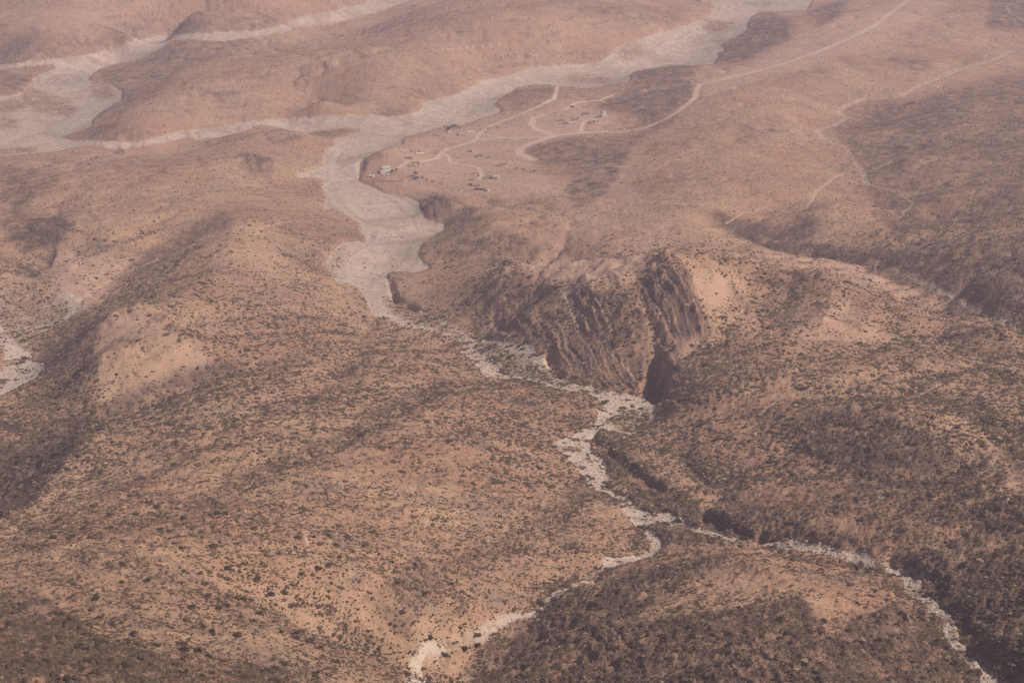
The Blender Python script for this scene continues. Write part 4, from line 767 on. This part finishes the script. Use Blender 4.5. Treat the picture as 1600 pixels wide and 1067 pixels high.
house(884, 193.8, 8, 4.5, 2.4, 3, 'brown', 'brown', 'brown shed left of the long white house by the lane', 'shed')
house(875.5, 194.5, 3, 2.5, 2.4, 3, 'cream', 'roof', 'tiny cream hut farthest left in the far hamlet', 'hut')
yard(876, 189.3, 17, 6, 3, 'dark brush yard above the brown shed', 'brown', 1.6)
yard(897, 188.6, 12, 4, 3, 'brush fence above the long white house', 'brown', 1.4)
house(893, 151.5, 7.5, 5, 3.2, 10, 'cream', 'roof', 'pale house at the foot of the hill, the lower of two by the far track')
house(891, 146.5, 7, 5, 3.2, 10, 'cream', 'roof', 'pale house at the foot of the hill, the upper of two by the far track')
yard(887, 153.5, 13, 6, 15, 'brown yard left of the pale houses at the foot of the hill', 'brown', 1.5)
yard(895, 168, 5, 10, 55, 'dark sloping pen at the end of the curved wash', 'brown', 2.2)
car(1080.5, 128.5, 15, 'white vehicle parked beside the road bend on the plateau')
# hamlet by the wadi at the top edge
house(1100, 4.5, 14, 8, 3.8, 5, 'white', 'roof', 'white house in the hamlet at the top edge of the view')
house(1092, 2, 9, 6, 3.4, 5, 'grey', 'blue', 'grey blue shed left of the white house at the top edge', 'shed')
tree(1096, 3, 6.5, 4.5, 'dark tree between the shed and the house at the top edge', seed=31)
tree(1087, 1.8, 5, 3.5, 'dark tree left of the shed at the top edge', seed=32)
def boulder(px, py, sx_, sy_, sz_, rot, label, seed):
    x, y, z = spot(px, py); rr_ = random.Random(seed); bm = bmesh.new(); bmesh.ops.create_icosphere(bm, subdivisions=3, radius=.5)
    pl = [(Vector((rr_.gauss(0,1), rr_.gauss(0,1), rr_.gauss(0,.8))).normalized(), rr_.uniform(.28, .42)) for _ in range(9)]
    for v in bm.verts:
        for n1, d1 in pl:
            e = v.co.dot(n1) - d1
            if e > 0: v.co -= n1 * e * .92
        v.co += Vector((rr_.uniform(-1,1), rr_.uniform(-1,1), rr_.uniform(-1,1))) * .012; v.co.x *= sx_; v.co.y *= sy_; v.co.z *= sz_
    me = D.meshes.new('boulder'); bm.to_mesh(me); bm.free(); me.materials.append(stonem); flat_tint(me, (.27, .185, .14)); o = D.objects.new('boulder', me); COL.objects.link(o)
    o.location = (x, y, z + sz_ * .12); o.rotation_euler = (.15, -.2, math.radians(rot)); return tag(o, label, 'boulder')
boulder(440, 865, 5, 7, 5, 30, 'upright brown slab of rock alone on the near left slope beside a footpath', 1)
boulder(428, 893, 5, 4, 4, 10, 'round brown boulder just below the upright slab on the near left slope', 2)
boulder(252, 877, 3, 5, 4, 20, 'narrow dark boulder on the near left slope, the leftmost one', 3)
boulder(392, 937, 7, 4, 3, -30, 'long flat brown boulder lowest on the near left slope', 4)
boulder(1388, 987, 19, 9, 8, 8, 'largest brown rock outcrop beside the lower right stream bed', 5)
boulder(1345, 1000, 9, 7, 4, -20, 'flat pale brown slab left of the largest outcrop at lower right', 6)
boulder(1052, 1028, 9, 6, 6, 15, 'dark boulder on the bottom slope left of the lower right hill', 7)
boulder(1255, 1036, 8, 6, 6, 40, 'dark boulder near the bottom edge on the lower right hill', 8)
boulder(1408, 665, 9, 6, 6, 20, 'dark boulder high on the shrubby slope at right', 9)
boulder(645, 790, 3, 3, 4, 0, 'small dark boulder standing alone on the smooth slope left of the stream', 10)
# lone shrubs and trees big enough to tell apart in the village plain
for k, (tx, ty) in enumerate([(764, 247), (818, 266.5), (835, 269), (747.5, 276.5), (807, 265), (895, 186), (903, 186.5), (868, 178), (667, 282), (676, 285)]):
    tree(tx, ty, 2.6, 1.7, 'low dark thorn bush standing alone on the pale village plain', 'palm', 'thorn_bush', .8, 50 + k, 'lone thorn bushes on the village plain')

# ------------------------------------------------------------------ haze: one even box of air round the camera and the land
hm = D.materials.new('haze_air'); hm.use_nodes = True; hn = hm.node_tree; hn.nodes.clear()
ho = hn.nodes.new('ShaderNodeOutputMaterial'); pv = hn.nodes.new('ShaderNodeVolumePrincipled')
pv.inputs['Color'].default_value = (0.85, 0.78, 1.0, 1); pv.inputs['Density'].default_value = HAZE_DENSITY; pv.inputs['Anisotropy'].default_value = 0.0
hn.links.new(pv.outputs[0], ho.inputs['Volume'])
bm = bmesh.new(); bmesh.ops.create_cube(bm, size=1); me = D.meshes.new('haze'); bm.to_mesh(me); bm.free(); me.materials.append(hm)
hz = D.objects.new('haze', me); COL.objects.link(hz)
zlo = float(H.min()) - 1.5; zhi = CAM_H + 20
hz.scale = (14500, 15500, zhi - zlo); hz.location = (0, 7000, (zhi + zlo) / 2)
tag(hz, 'thin mauve haze hanging over the desert', 'haze', kind='stuff')
